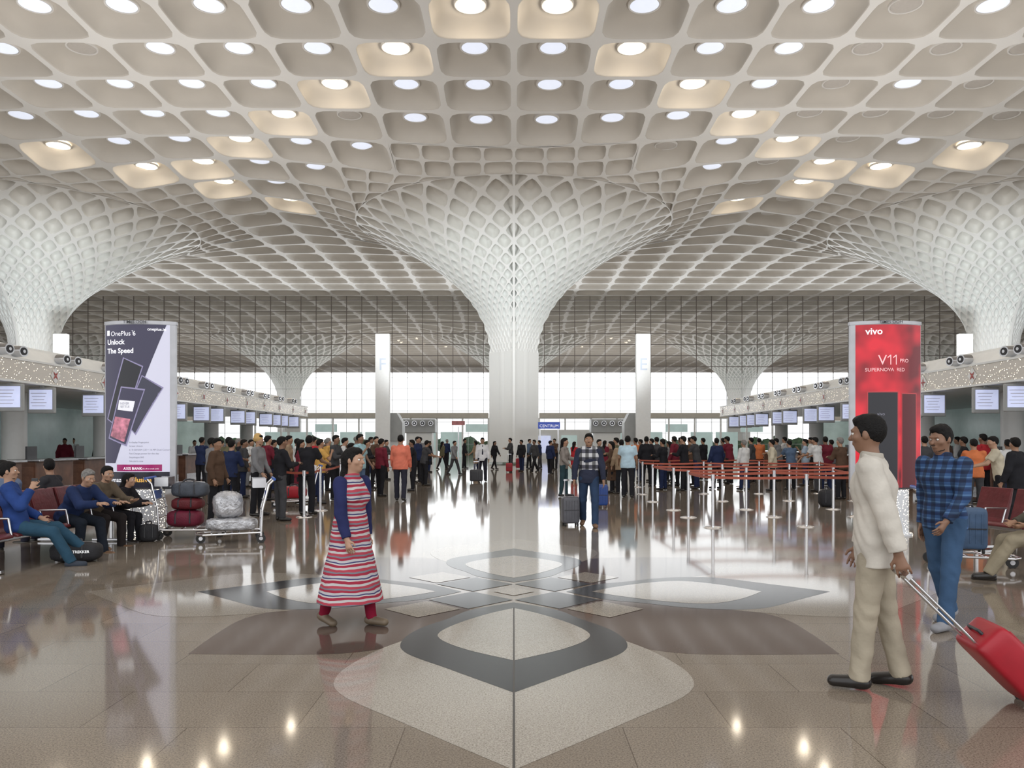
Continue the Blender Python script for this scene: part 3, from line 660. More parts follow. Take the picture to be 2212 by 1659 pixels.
# ---------------------------------------------------------------- people: signed distance bodies
def npv(*a): return np.array(a,float)
def nz(v): v=np.asarray(v,float); return v/(np.linalg.norm(v)+1e-9)
def cap(a,b,ra,rb,k=.03,sa=1,sb=None,lat=(1,0,0),cut=None,neg=False): return dict(t='c',a=npv(*a),b=npv(*b),ra=ra,rb=rb,k=k,sa=sa,sb=sa if sb is None else sb,lat=npv(*lat),cut=cut,neg=neg)
def ell(c,r,Rm,k=.02,neg=False,cut=None): return dict(t='e',c=npv(*c),r=npv(*r),R=Rm,k=k,neg=neg,cut=cut)
def surf(prims,h,cuts=(),wr=0,hn=0):
    los=[];his=[]
    for p in prims:
        if p['neg']: continue
        if p['t']=='c':
            e=max(p['ra']*max(p['sa'],1),p['rb']*max(p['sb'],1)); los.append(np.minimum(p['a'],p['b'])-e); his.append(np.maximum(p['a'],p['b'])+e)
        else: e=p['r'].max(); los.append(p['c']-e); his.append(p['c']+e)
    lo=np.min(los,0)-3*h-.01; hi=np.max(his,0)+3*h+.01; n=np.ceil((hi-lo)/h).astype(int)+1
    axs=[lo[d]+h*np.arange(n[d]) for d in range(3)]
    Fd=np.full(n,1.0,dtype=np.float32)
    for p in prims:
        if p['t']=='c':
            e=max(p['ra']*max(p['sa'],1),p['rb']*max(p['sb'],1)); l=np.minimum(p['a'],p['b'])-e; g=np.maximum(p['a'],p['b'])+e
        else: e=p['r'].max(); l=p['c']-e; g=p['c']+e
        mg_=p['k']+3*h+.006; i0=np.clip(((l-mg_-lo)/h).astype(int),0,n-1); i1=np.clip(((g+mg_-lo)/h).astype(int)+2,1,n)
        X,Y,Z=np.meshgrid(*[axs[d][i0[d]:i1[d]] for d in range(3)],indexing='ij',copy=False)
        if p['t']=='c':
            ab=p['b']-p['a']; L2=ab@ab+1e-12; x=X-p['a'][0];y=Y-p['a'][1];z=Z-p['a'][2]
            t=np.clip((x*ab[0]+y*ab[1]+z*ab[2])/L2,0,1); x=x-t*ab[0];y=y-t*ab[1];z=z-t*ab[2]
            if p['sa']!=1 or p['sb']!=1:
                la=p['lat']; lc=x*la[0]+y*la[1]+z*la[2]; q=lc/(p['sa']+(p['sb']-p['sa'])*t)-lc; x=x+la[0]*q;y=y+la[1]*q;z=z+la[2]*q
            d=np.sqrt(x*x+y*y+z*z)-(p['ra']+(p['rb']-p['ra'])*t)
        else:
            x=X-p['c'][0];y=Y-p['c'][1];z=Z-p['c'][2]; Rm=p['R']; r=p['r']
            a_=[(x*Rm[0][q]+y*Rm[1][q]+z*Rm[2][q]) for q in range(3)]
            k0=np.sqrt(sum((a_[q]/r[q])**2 for q in range(3))); k1=np.sqrt(sum((a_[q]/r[q]**2)**2 for q in range(3)))+1e-9
            d=k0*(k0-1)/k1
        if wr: d=d-wr*np.sin(31*Z+14*X+3*np.sin(17*Y+9*X))*np.sin(23*X+19*Y+9*Z+2*np.sin(13*Z))
        if hn: d=d-hn*np.sin(95*X+40*Z)*np.sin(88*Y-35*Z)*np.sin(70*Z+30*X)
        if p['cut'] is not None:
            for pt,nn in ([p['cut']] if not isinstance(p['cut'],list) else p['cut']):
                c_=(X-pt[0])*nn[0]+(Y-pt[1])*nn[1]+(Z-pt[2])*nn[2]
                if hn: c_=c_+.006*np.sin(120*X+20*Z)*np.sin(90*Y)
                d=np.maximum(d,c_)
        sl=tuple(slice(i0[q],i1[q]) for q in range(3)); f=Fd[sl]; k=p['k']
        if p['neg']: d=-d; hh=np.maximum(k-abs(f-d),0)/k; Fd[sl]=np.maximum(f,d)+hh*hh*k/4
        else: hh=np.maximum(k-abs(f-d),0)/k; Fd[sl]=np.minimum(f,d)-hh*hh*k/4
    if cuts:
        X,Y,Z=np.meshgrid(*axs,indexing='ij',sparse=True)
        for pt,nn in cuts: Fd=np.maximum(Fd,(X-pt[0])*nn[0]+(Y-pt[1])*nn[1]+(Z-pt[2])*nn[2])
    Fd[0]=Fd[-1]=1; Fd[:,0]=Fd[:,-1]=1; Fd[:,:,0]=Fd[:,:,-1]=1
    ins=Fd<0; cnt=sum(ins[a:n[0]-1+a,b:n[1]-1+b,c:n[2]-1+c].astype(np.int8) for a in(0,1) for b in(0,1) for c in(0,1))
    mk=(cnt>0)&(cnt<8); idx=np.argwhere(mk)
    offs=np.array([(a,b,c) for a in(0,1) for b in(0,1) for c in(0,1)])
    Vv=np.stack([Fd[idx[:,0]+o[0],idx[:,1]+o[1],idx[:,2]+o[2]] for o in offs],1)
    acc=np.zeros((len(idx),3)); ct=np.zeros(len(idx))
    for i in range(8):
        for j in range(i+1,8):
            if abs(offs[i]-offs[j]).sum()!=1: continue
            va,vb=Vv[:,i],Vv[:,j]; cr_=(va<0)!=(vb<0); tt=np.where(cr_,va/(va-vb+1e-12*(va==vb)),0)
            acc+=np.where(cr_[:,None],offs[i]+tt[:,None]*(offs[j]-offs[i]),0); ct+=cr_
    P=lo+h*(idx+acc/ct[:,None])
    id3=np.full(mk.shape,-1,np.int32); id3[mk]=np.arange(len(idx)); fs=[]
    for ax_ in range(3):
        s0=[slice(None)]*3; s1=[slice(None)]*3; s0[ax_]=slice(0,-1); s1[ax_]=slice(1,None)
        ch=ins[tuple(s0)]!=ins[tuple(s1)]; e=np.argwhere(ch); o1,o2=[(1,2),(2,0),(0,1)][ax_]
        e=e[(e[:,o1]>0)&(e[:,o2]>0)&(e[:,o1]<n[o1]-1)&(e[:,o2]<n[o2]-1)]
        def g(d1,d2):
            q=e.copy(); q[:,o1]-=d1; q[:,o2]-=d2; return id3[q[:,0],q[:,1],q[:,2]]
        f=np.stack([g(1,1),g(0,1),g(0,0),g(1,0)],1); fl=~ins[e[:,0],e[:,1],e[:,2]]; f[fl]=f[fl][:,::-1]; fs.append(f)
    f=np.concatenate(fs); f=f[(f>=0).all(1)]
    return P,f
def rotm(yaw,pitch):
    Rz=np.array([[math.cos(yaw),-math.sin(yaw),0],[math.sin(yaw),math.cos(yaw),0],[0,0,1]]); Rx=np.array([[1,0,0],[0,math.cos(pitch),-math.sin(pitch)],[0,math.sin(pitch),math.cos(pitch)]])
    return Rz@Rx
SK=mat('skin_brown',(.36,.20,.125),.5,var=.08,sc=10); SKD=mat('skin_dark',(.25,.135,.085),.5,var=.08,sc=10); SKL=mat('skin_tan',(.46,.27,.18),.5,var=.08,sc=10)
HB=mat('hair_black',(.008,.007,.007),.6,var=.3,sc=40,bump=.5,bsc=120,spec=.2); HG=mat('hair_grey',(.22,.21,.20),.6,var=.3,sc=40,bump=.4,bsc=90,spec=.2)
BEA=mat('stubble',(.07,.045,.035),.8,var=.4,sc=60,bump=.4,bsc=140,spec=.2)
SH=mat('shoe_black',(.018,.015,.014),.3,var=.1); SHB=mat('shoe_tan',(.2,.11,.06),.5,var=.1); SAN=mat('sandal',(.16,.12,.08),.5,var=.1)
_cl={}
def cloth(rgb):
    if rgb not in _cl: _cl[rgb]=mat('cloth_%d'%len(_cl),rgb,.85,var=.14,sc=5,bump=.55,bsc=11,spec=.2)
    return _cl[rgb]
LAST={}
def human(label,loc,rz,H=1.72,vox=.012,top=None,bot=None,skin=None,hair=None,shoe=None,legs=((0,0),(0,0)),arms=((5,8,12),(5,8,12)),inw=(0,0),lean=2,
          head=(0,0),sit=None,sleeve='long',th=.012,hem=.12,dress=None,longhair=False,beard=None,fem=False,topname='shirt',splay=3,turban=None,name='person',group=None,sleevem=None,bulk=1.0,openj=None,tie=None,collar=None):
    skin=skin or SK; hair=hair or HB; shoe=shoe or SH; sc=H/1.72
    ln=R(lean); u=npv(0,-math.sin(ln),math.cos(ln)); fw=npv(0,-math.cos(ln),-math.sin(ln)); X=npv(1,0,0)
    fm_=.93 if fem else 1.0
    def leg(s,hp,kn,sp):
        hip=npv(s*.09,0,-.03); a=R(hp); sp=R(sp)
        d=npv(s*math.sin(sp),-math.sin(a)*math.cos(sp),-math.cos(a)*math.cos(sp)); knee=hip+.42*d
        b=R(hp-kn); d2=npv(0,-math.sin(b),-math.cos(b)); ank=knee+.41*d2
        ta=max(0,R(kn-hp))*.55 if not sit else 0
        ff=npv(s*.12,-math.cos(ta),-math.sin(ta)); ff=nz(ff); fd=nz(np.cross(np.cross(ff,npv(0,0,-1)),ff))
        return hip,knee,ank,ff,fd
    Lg=[leg(s,legs[i][0],legs[i][1],legs[i][2] if len(legs[i])>2 else splay) for i,s in((0,1),(1,-1))]
    low=min(min((l[2]+l[4]*.085)[2],(l[2]+l[3]*.14+l[4]*.085)[2]) for l in Lg)
    pz=sit+.115 if sit else -low
    off=npv(0,0,pz)
    pel=off; wa=pel+.14*u; chs=pel+.32*u; shl=pel+.455*u; nk=pel+.50*u
    Lg=[(a+off,b+off,c+off,d,e) for a,b,c,d,e in Lg]
    Ar=[]
    for i,s in((0,1),(1,-1)):
        fl,ab,el=arms[i]; fl=R(fl);ab=R(ab);el=R(el); sh=shl+X*s*.178*fm_-.01*u
        d=npv(s*math.sin(ab),-math.sin(fl)*math.cos(ab),-math.cos(fl)*math.cos(ab)); eb=sh+.285*d; q=R(inw[i])
        d2=npv(s*math.sin(ab)*.3*(q==0)-s*math.sin(q),-math.sin(fl+el)*math.cos(q),-math.cos(fl+el)*math.cos(q)); d2=nz(d2); wr=eb+.25*d2
        Ar.append((sh,eb,wr,d2,s))
    hy,hp_=R(head[0]),R(head[1]); HR=rotm(hy,hp_); hf=HR@npv(0,-1,0); hl=HR@npv(1,0,0); hu=HR@npv(0,0,1)
    hc=nk+.075*u+hu*.085+hf*.015
    def torso(g=0,k=.05,cut=None):
        L=[cap(pel-.02*u,wa,.102*bulk+g,.092*bulk+g,k,1.5,1.42,cut=cut),cap(wa,chs,.092*bulk+g,.108*bulk+g,k,1.42,1.5*fm_,cut=cut),cap(chs,shl-.02*u,.108*bulk+g,.068+g,k,1.5*fm_,1.9*fm_,cut=cut)]
        if fem:
            for s in(-1,1): L.append(ell(chs+X*s*.075+fw*.075+g*fw,(.06,.055,.06),np.eye(3),.05))
        return L
    root=thing(name,label,'person',loc,rz,group)
    def mk(nm,prims,mt,v=None,cuts=(),par=None,wr=0,hn=0):
        P,f=surf(prims,(v or vox)/1.0,cuts,wr,hn); me=fastmesh(nm,P*sc,[(f,0,True)],[mt]); return addobj(nm,me,par or root)
    B=torso(-.008)
    B.append(cap(shl-.01*u,hc-hu*.05,.062,.052,.03))
    for hip,kn_,an,ff,fd in Lg:
        B+= [cap(hip,kn_,.080*fm_,.050,.03),cap(kn_,kn_+(an-kn_)*.35+npv(0,.012,0),.05,.050,.02),cap(kn_+(an-kn_)*.3,an,.05,.033,.02),cap(an+npv(0,.02,0)+fd*.045,an+ff*.15+fd*.055,.034,.022,.02,1.2)]
    fr=max(.0088,.5*vox)
    for sh,eb,wr,d2,s in Ar:
        B+= [cap(sh,eb,.05*fm_,.038,.03),cap(eb,wr,.038,.025,.02)]
        ka=npv(0,-1,0)-d2*(npv(0,-1,0)@d2)
        if np.linalg.norm(ka)<.3: ka=npv(0,0,1)-d2*d2[2]
        ka=nz(ka); pn=nz(np.cross(d2,ka)); pn=pn if pn@npv(-s,0,0)>0 or abs(pn[0])<.1 else -pn
        pm=wr+d2*.085; LAST[s]=(pm+pn*.02)*sc
        B.append(cap(wr,pm,.02,.019,.012,1.3,1.95,lat=ka))
        for q in range(4):
            o=(1.5-q)*.0225; l=(.036,.042,.039,.03)[q]; rt=pm+ka*o-d2*.004; m1=rt+nz(d2+pn*.25+ka*(1.5-q)*.05)*l; m2=m1+nz(d2*.75+pn*.65)*l*.85
            B+= [cap(rt,m1,fr,fr*.95,.004),cap(m1,m2,fr*.95,fr*.8,.003)]
        tb=wr+d2*.025+ka*.022; t1=tb+nz(d2*.7+ka*.75+pn*.25)*.045; t2=t1+nz(d2+ka*.25+pn*.3)*.032
        B+= [cap(tb,t1,fr*1.35,fr*1.1,.01),cap(t1,t2,fr*1.1,fr*.9,.004)]
    Hd=[ell(hc+hu*.02-hf*.012,(.074,.094,.098),HR,.02),ell(hc-hu*.035+hf*.018,(.06,.072,.075),HR,.03),ell(hc-hu*.088+hf*.052,(.026,.026,.02),HR,.03),
        cap(hc+hf*.083+hu*.01,hc+hf*.106-hu*.024,.009,.014,.012),ell(hc+hf*.085+hu*.028,(.05,.012,.010),HR,.02)]
    for s in(-1,1):
        Hd+= [ell(hc+hl*s*.076-hf*.002-hu*.005,(.011,.02,.032),HR,.008),ell(hc+hl*s*.045+hf*.06-hu*.02,(.022,.022,.02),HR,.02)]
    if vox<.014:
        Hd+= [ell(hc+hf*.086-hu*.052,(.026,.012,.0065),HR,.006),ell(hc+hf*.083-hu*.063,(.022,.012,.0065),HR,.006)]
        for s in(-1,1): Hd.append(dict(ell(hc+hl*s*.032+hf*.095+hu*.006,(.016,.014,.011),HR,.012),neg=True))
    mk('body',B+Hd,skin)
    if vox<.014:
        for s in(-1,1):
            b=MB(); c=(hc+hl*s*.032+hf*.077+hu*.006)*sc; b.ball(c,(.012,.012,.0095),12,0); c2=c+hf*.0085; b.ball(c2,(.0055,.0055,.0055),8,1)
            b.build('eye',[M['eyew'],M['iris']],root)
    v2=min(vox,.012)
    hl_n=nz(hf*.70-hu*.71)
    hcut=[(hc+hf*.076+hu*.074,hl_n)]
    Hh=[ell(hc+hu*.026-hf*.014,(.082,.103,.104),HR,.01,cut=hcut),ell(hc+hu*.09+hf*.03,(.062,.055,.030),HR,.02)]
    if vox<.014:
        for s in(-1,1):
            Hh.append(cap(hc+hl*s*.02+hf*.092+hu*.03,hc+hl*s*.048+hf*.082+hu*.031,.0045,.003,.003))
            Hh.append(cap(hc+hl*s*.074+hf*.022+hu*.02,hc+hl*s*.072+hf*.02-hu*.012,.012,.007,.01))
    if longhair:
        Hh+= [cap(hc-hf*.06+hu*.02,nk-fw*.07+u*.02,.07,.055,.04,1.1),cap(nk-fw*.07,chs-fw*.125,.055,.035,.04,1.3)]
    mk('hair',Hh,hair,min(v2,.009) if vox<.014 else v2,hn=.004)
    if beard:
        mk('beard',[ell(hc-hu*.068+hf*.028,(.058,.066,.046),HR,.01,cut=[(hc-hu*.066,nz(hu+hf*.35)),(hc+hf*.0,-hf)]),cap(hc+hf*.100-hu*.040-hl*.020,hc+hf*.100-hu*.040+hl*.020,.006,.006,.005)],BEA,min(v2,.008),hn=.002)
    if turban:
        mk('turban',[cap(hc+hu*.05-hf*.02,hc+hu*.075-hf*.025,.098,.085,.01,1.05),ell(hc+hu*.03-hf*.03,(.09,.09,.07),HR,.02,cut=[(hc-hu*.02+hf*.02,nz(hf-hu*.9))])],turban,v2)
    if bot:
        T=[cap(pel-.03*u,pel+.06*u,.112*bulk,.102*bulk,.04,1.5,1.45)]
        if sit: T=[cap(pel,pel+.06*u,.115,.105,.04,1.5,1.45)]
        for hip,kn_,an,ff,fd in Lg:
            d=nz(an-kn_); T+= [cap(hip,kn_,.098,.070,.04),cap(kn_,an+d*.03,.070,.062 if not fem else .048,.025,cut=(an+d*.03,d))]
        mk('trousers',T,bot,wr=.0035)
    for hip,kn_,an,ff,fd in Lg:
        base=an+fd*.085
        mk('shoe',[cap(an-ff*.028+fd*.042,an+ff*.155+fd*.05,.044,.036,.02,1.08,1.2,lat=nz(np.cross(ff,fd)),cut=(base,fd)),cap(an+fd*.01,an+fd*.04,.042,.042,.02,cut=(an-fd*.005,-fd))],shoe,min(vox,.012))
    if top:
        hemc=(pel-hem*u,-u)
        T=torso(th,.05)
        T.append(cap(pel-(hem+.05)*u,pel+.03*u,.112*bulk+th,.104*bulk+th,.05,1.5,1.48,cut=hemc) if not sit else cap(pel-.02*u,pel+.05*u,.112*bulk+th,.108*bulk+th,.05,1.5,1.48))
        if dress:
            zl,rr=dress; T.append(cap(npv(0,.0,zl),pel+.06*u,rr,.125,.06,1.12,1.3,cut=(npv(0,0,zl),npv(0,0,-1))))
        S_=[]
        for sh,eb,wr,d2,s in Ar:
            if sleeve=='long': S_+= [cap(sh,eb,.058*fm_+th,.046+th,.03),cap(eb,wr,.046+th,.034+th,.02,cut=(wr-d2*.01,d2))]
            elif sleeve=='short':
                d=nz(eb-sh); e=sh+(eb-sh)*.75; S_+= [cap(sh,e,.06*fm_+th,.054+th,.03,cut=(e-d*.01,d))]
        T.append(cap(nk-.03*u,nk+.025*u,.066+th*.5,.058+th*.5,.02,1.1,cut=(nk+.03*u,nz(u-fw*.25))))
        if sleevem:
            for q in(0,1):
                n_=len(S_)//2; mk('sleeve',S_[q*n_:(q+1)*n_],sleevem,wr=.004)
            mk(topname,T,top,wr=.004)
        else: mk(topname,T+S_,top,wr=.004)
        if collar:
            mk('collar',[cap(nk+.005*u,nk+.028*u,.064+th*.4,.060+th*.4,.01,1.12,cut=[(nk+.045*u,nz(u-fw*.2))])],collar,min(vox,.009))
        if openj:
            mk('shirt_front',[cap(wa-.02*u+fw*(.025+th),nk-.02*u+fw*(.012),.085,.05,.03,.55,.8)],openj)
        if tie:
            mk('tie',[cap(wa+fw*(.095+th),chs+fw*(.10+th),.026,.02,.02,1.2),cap(chs+fw*(.10+th),nk-.01*u+fw*.06,.02,.016,.02,1.2)],tie)
    return root
WALK=((20,5),(-13,18)); WALKB=((-12,16),(18,4))
# --- foreground woman in striped dress
st=ramp_mat('striped_cloth',2,7.5,[(0,(.55,.53,.53)),(.14,(.36,.02,.05)),(.30,(.58,.55,.55)),(.38,(.05,.05,.16)),(.46,(.52,.50,.52)),(.60,(.36,.02,.05)),(.74,(.2,.2,.24)),(.84,(.45,.05,.08))],noise=.35)
X_,Y_=gp(757,1350)
human('woman walking in a red, white and navy striped long dress with navy sleeve',(X_,Y_,0),R(58),1.53,.0075,top=st,bot=cloth((.22,.008,.03)),skin=SKL,shoe=SAN,legs=((13,3),(-11,12)),arms=((-4,8,10),(8,6,12)),
      head=(10,0),dress=(.24,.30),longhair=True,fem=True,topname='dress',sleevem=cloth((.025,.03,.10)),lean=3)
# --- man in cream jacket (pulls the red case with his right hand)
X_,Y_=gp(1893,1486); cl_=Vector((X_,Y_,0))
human('man in a cream jacket and beige trousers walking past on the right',cl_,R(-120),1.74,.0075,top=cloth((.60,.56,.50)),bot=cloth((.40,.35,.27)),skin=SKD,legs=((7,2),(-5,8)),arms=((-20,9,4),(6,5,10)),head=(-6,4),th=.020,hem=.17,topname='jacket',lean=3,collar=cloth((.50,.46,.40)),splay=1)
hands=[Matrix.Rotation(R(-120),3,'Z')@Vector(LAST[s])+cl_ for s in(1,-1)]; hand=max(hands,key=lambda v:v.x)
bot=Vector((3.16,4.68,.0)); ax=(hand-bot).normalized(); Ls=(hand-bot).length
t=suitcase('bright red suitcase pulled behind the man in the cream jacket',bot,0,M['red'],(.36,.22,.50),handle=Ls-.61)
zx=ax; yx=Vector((0,0,1)).cross(zx).normalized().cross(zx)*1.0; xx=yx.cross(zx).normalized(); yx=zx.cross(xx)
t.rotation_euler=Matrix((xx,yx,zx)).transposed().to_euler(); t.location=bot+Vector((0,0,.05))
# --- man in blue plaid shirt
X_,Y_=gp(2040,1352)
pl=ramp_mat('blue_plaid',2,14,[(0,(.03,.085,.22)),(.35,(.010,.03,.10)),(.7,(.02,.06,.16)),(.85,(.08,.17,.33))],axis2=0,freq2=12,dark=.45)
human('man in a blue plaid shirt and jeans walking at the right',(X_,Y_,0),R(-62),1.73,.0075,top=pl,bot=cloth((.05,.10,.19)),skin=SKD,legs=((13,4),(-10,14)),arms=((16,8,24),(-10,6,14)),inw=(8,0),head=(-5,8),topname='shirt',hem=.1,beard=True,shoe=cloth((.3,.3,.32)),collar=pl)
# --- man with chequered wrap
X_,Y_=gp(1272,1137)
ck=ramp_mat('chequered_wrap',2,7,[(0,(.62,.62,.64)),(.5,(.10,.10,.13))],axis2=0,freq2=8,dark=.25)
human('bearded man in a black and white chequered wrap and jeans pulling a grey suitcase',(X_,Y_,0),R(-6),1.74,.011,top=cloth((.03,.035,.06)),bot=cloth((.03,.055,.11)),beard=True,legs=((16,6),(-12,16)),arms=((4,14,8),(2,14,12)),topname='shirt',shoe=SHB)
tw=thing('shawl','black and white chequered wrap hung over the shoulders of the bearded man','shawl',(X_,Y_,0),R(-6))
P,f=surf([cap((0,0,1.0),(0,-.01,1.30),.118,.132,.05,1.45,1.55,cut=((0,0,.95),(0,0,-1))),cap((0,0,1.30),(0,0,1.42),.132,.085,.05,1.55,2.1)],.012,wr=.005); me=fastmesh('cloth',P,[(f,0,True)],[ck]); addobj('cloth',me,tw)
X_,Y_=gp(865,1082)
human('man in a salmon shirt and dark trousers walking away in the left aisle',(X_,Y_,0),R(178),1.74,.012,top=cloth((.72,.20,.13)),bot=cloth((.03,.03,.045)),sleeve='long',legs=((10,4),(-8,8)),arms=((8,10,20),(4,10,14)),bulk=1.12)
X_,Y_=gp(1356,1075)
human('man in a light blue shirt and black trousers standing back to us by the barriers',(X_,Y_,0),R(172),1.72,.013,top=cloth((.48,.64,.74)),bot=cloth((.02,.02,.025)),sleeve='short',legs=((3,0),(-3,3)),arms=((14,12,40),(6,12,20)),bulk=1.12)
X_,Y_=gp(1218,1073)
human('woman in a taupe top and dark jeans standing behind the bearded man',(X_,Y_,0),R(70),1.66,.014,top=cloth((.25,.22,.20)),bot=cloth((.03,.06,.07)),fem=True,longhair=True,legs=((3,0),(-3,3)),arms=((20,8,60),(6,8,40)))
X_,Y_=gp(1042,1040)
human('man in a white shirt and dark tie walking through the centre',(X_,Y_,0),R(5),1.72,.013,top=cloth((.72,.72,.74)),bot=cloth((.02,.02,.03)),legs=((14,4),(-10,12)),arms=((4,10,8),(4,10,8)),tie=cloth((.03,.03,.05)))
# --- seated people on the left
def onbench(s,fwd=.0,base=b0,sg=1):
    p=Vector(base)+bd*s+Vector((1,0,0))*fwd*sg; return (p.x,p.y,0)
SIT=((82,80),(84,86))
pl_=Vector(onbench(-1.0,.12)); pr_=BR+R(22)
human('seated man in a blue jacket and blue trousers holding a phone to his ear',pl_,pr_,1.74,.011,top=cloth((.025,.06,.22)),bot=cloth((.03,.08,.13)),skin=SKL,sit=.42,legs=((84,38),(80,52)),arms=((20,12,40),(38,22,118)),lean=-10,inw=(20,24),splay=8,topname='jacket',th=.018,shoe=cloth((.05,.06,.08)),beard=True,head=(0,-4))
hp=Matrix.Rotation(pr_,3,'Z')@Vector(LAST[-1])+pl_
t=thing('mobile_phone','dark mobile phone held to the ear of the seated man in blue','phone',hp,pr_)
MB().box((0,0,0),(.012,.07,.14)).build('casing',M['dark'],t,bevel=.005); MB().box((.007,0,0),(.002,.06,.12)).build('screen',M['dark'],t)
human('seated man in a navy suit leaning forward on the left bench',onbench(.31,.02),BR-R(18),1.70,.011,top=cloth((.02,.035,.10)),bot=cloth((.015,.02,.03)),skin=SKL,sit=.42,legs=((80,70),(82,88)),arms=((46,12,48),(46,10,50)),inw=(22,18),lean=36,splay=10,topname='jacket',th=.02,hair=HG,head=(-12,16),openj=cloth((.4,.5,.6)),shoe=SHB)
human('seated man in an olive brown jacket beside the navy suited man',onbench(.93,.0),BR-R(12),1.68,.011,top=cloth((.13,.10,.07)),bot=cloth((.025,.02,.02)),skin=SKL,sit=.42,legs=((80,80),(82,92)),arms=((38,14,54),(40,10,50)),inw=(25,20),lean=30,splay=12,topname='jacket',th=.02,beard=True,head=(-20,4),openj=cloth((.3,.28,.25)),shoe=SHB)
human('seated woman wrapped in a black shawl at the far end of the left bench',onbench(1.55,.02),BR-R(5),1.50,.012,top=cloth((.02,.018,.022)),bot=cloth((.02,.02,.025)),skin=SKL,sit=.42,legs=SIT,arms=((34,8,60),(34,8,60)),inw=(30,30),lean=32,fem=True,longhair=True,th=.025,topname='shawl')
human('seated man in a grey blue shirt facing away on the rear left bench',onbench(.31,.0,b1),BR+PI-R(30),1.72,.013,top=cloth((.14,.18,.27)),bot=cloth((.03,.03,.05)),sit=.42,legs=SIT,arms=((20,10,60),(20,10,60)),inw=(20,20),lean=10)
human('seated man in a dark coat facing away on the rear left bench',onbench(1.55,.0,b1),BR+PI,1.72,.013,top=cloth((.035,.035,.04)),bot=cloth((.03,.03,.05)),sit=.42,legs=SIT,arms=((20,10,60),(20,10,60)),inw=(20,20),lean=12,head=(-50,0))
human('seated person in khaki trousers stretching legs at the right edge',(5.95,8.75,0),R(-100),1.74,.012,top=cloth((.10,.09,.07)),bot=cloth((.28,.24,.17)),sit=.44,legs=((82,48),(80,60)),arms=((20,10,50),(20,10,50)),inw=(20,20),lean=-4)
bench('short maroon bench carrying the person in khaki trousers',(6.15,8.75,0),R(-100),1)
# ---------------------------------------------------------------- crowd archetypes
AR=[]
def arch(**k):
    AR.append(human('tmp',(0,0,-60),0,1.72,k.pop('vox',.018),top=cloth((.2,.2,.2)),bot=cloth((.05,.05,.05)),**k))
arch(legs=((3,0),(-3,3)),arms=((6,8,14),(3,8,12)))
arch(legs=((2,0),(5,8)),arms=((25,8,75),(22,8,80)),inw=(30,30),lean=4)
arch(legs=WALK,arms=((-14,8,10),(18,8,16)),th=.018)
arch(legs=((0,0),(6,10)),arms=((38,10,38),(36,10,40)),lean=10,sleeve='short',head=(15,8))
arch(legs=((2,0),(-2,3)),arms=((14,6,40),(8,6,16)),fem=True,longhair=True,dress=(.42,.17),hem=.2)
arch(legs=((4,2),(-3,3)),arms=((4,16,18),(-8,18,30)),th=.024,hem=.18,bulk=1.1,head=(-25,0))
arch(legs=WALKB,arms=((16,8,18),(-12,8,10)),fem=True,longhair=True,th=.018)
arch(legs=((2,0),(-2,3)),arms=((12,10,24),(40,12,110)),inw=(0,30),lean=0,sleeve='short',bulk=1.12)
arch(legs=((2,0),(-2,3)),arms=((10,8,20),(8,8,30)),turban=cloth((.62,.40,.16)),beard=True)
PAL={'black':(.018,.018,.022),'navy':(.02,.03,.08),'grey':(.22,.22,.23),'white':(.68,.68,.68),'maroon':(.16,.02,.035),'brown':(.10,.06,.04),'olive':(.13,.12,.07),'yellow':(.62,.36,.10),'orange':(.6,.18,.07),'cyan':(.35,.55,.60),'slate blue':(.10,.15,.24),'cream':(.58,.52,.40),'red':(.45,.03,.04),'charcoal':(.06,.06,.065),'pale blue':(.40,.50,.62),'pink':(.5,.22,.28),'teal':(.04,.16,.17),'tan':(.33,.24,.16)}
PP=[]
def put(ar,x,Y,rz,H,top,bot,label,group,hair=HB,skin=SK):
    X=xp(x,Y)
    for _ in range(30):
        if any(math.hypot(X-a,Y-b)<.42 for a,b in SP) or any(math.hypot(X-a,Y-b)<.5 for a,b in PP) or math.hypot(X+5.3,Y-19)<.9: Y+=.18; X=xp(x,Y)
        else: break
    PP.append((X,Y))
    s=AR[ar]; r=s.copy(); C.objects.link(r); r.location=(X,Y,0); r.rotation_euler=(0,0,rz); k=H/1.72; r.scale=(k,k,k); r['label']=label; r['group']=group
    for ch in s.children:
        c=ch.copy(); C.objects.link(c); c.parent=r; b=ch.name.split('.')[0]
        mt={'shirt':cloth(PAL[top]),'trousers':cloth(PAL[bot]),'hair':hair,'body':skin}.get(b)
        if mt: c.material_slots[0].link='OBJECT'; c.material_slots[0].material=mt
Z={'left':"left queue",'mid':"far central crowd",'right':"right queue",'fr':"group at the far right edge",'fl':"group behind the left benches"}
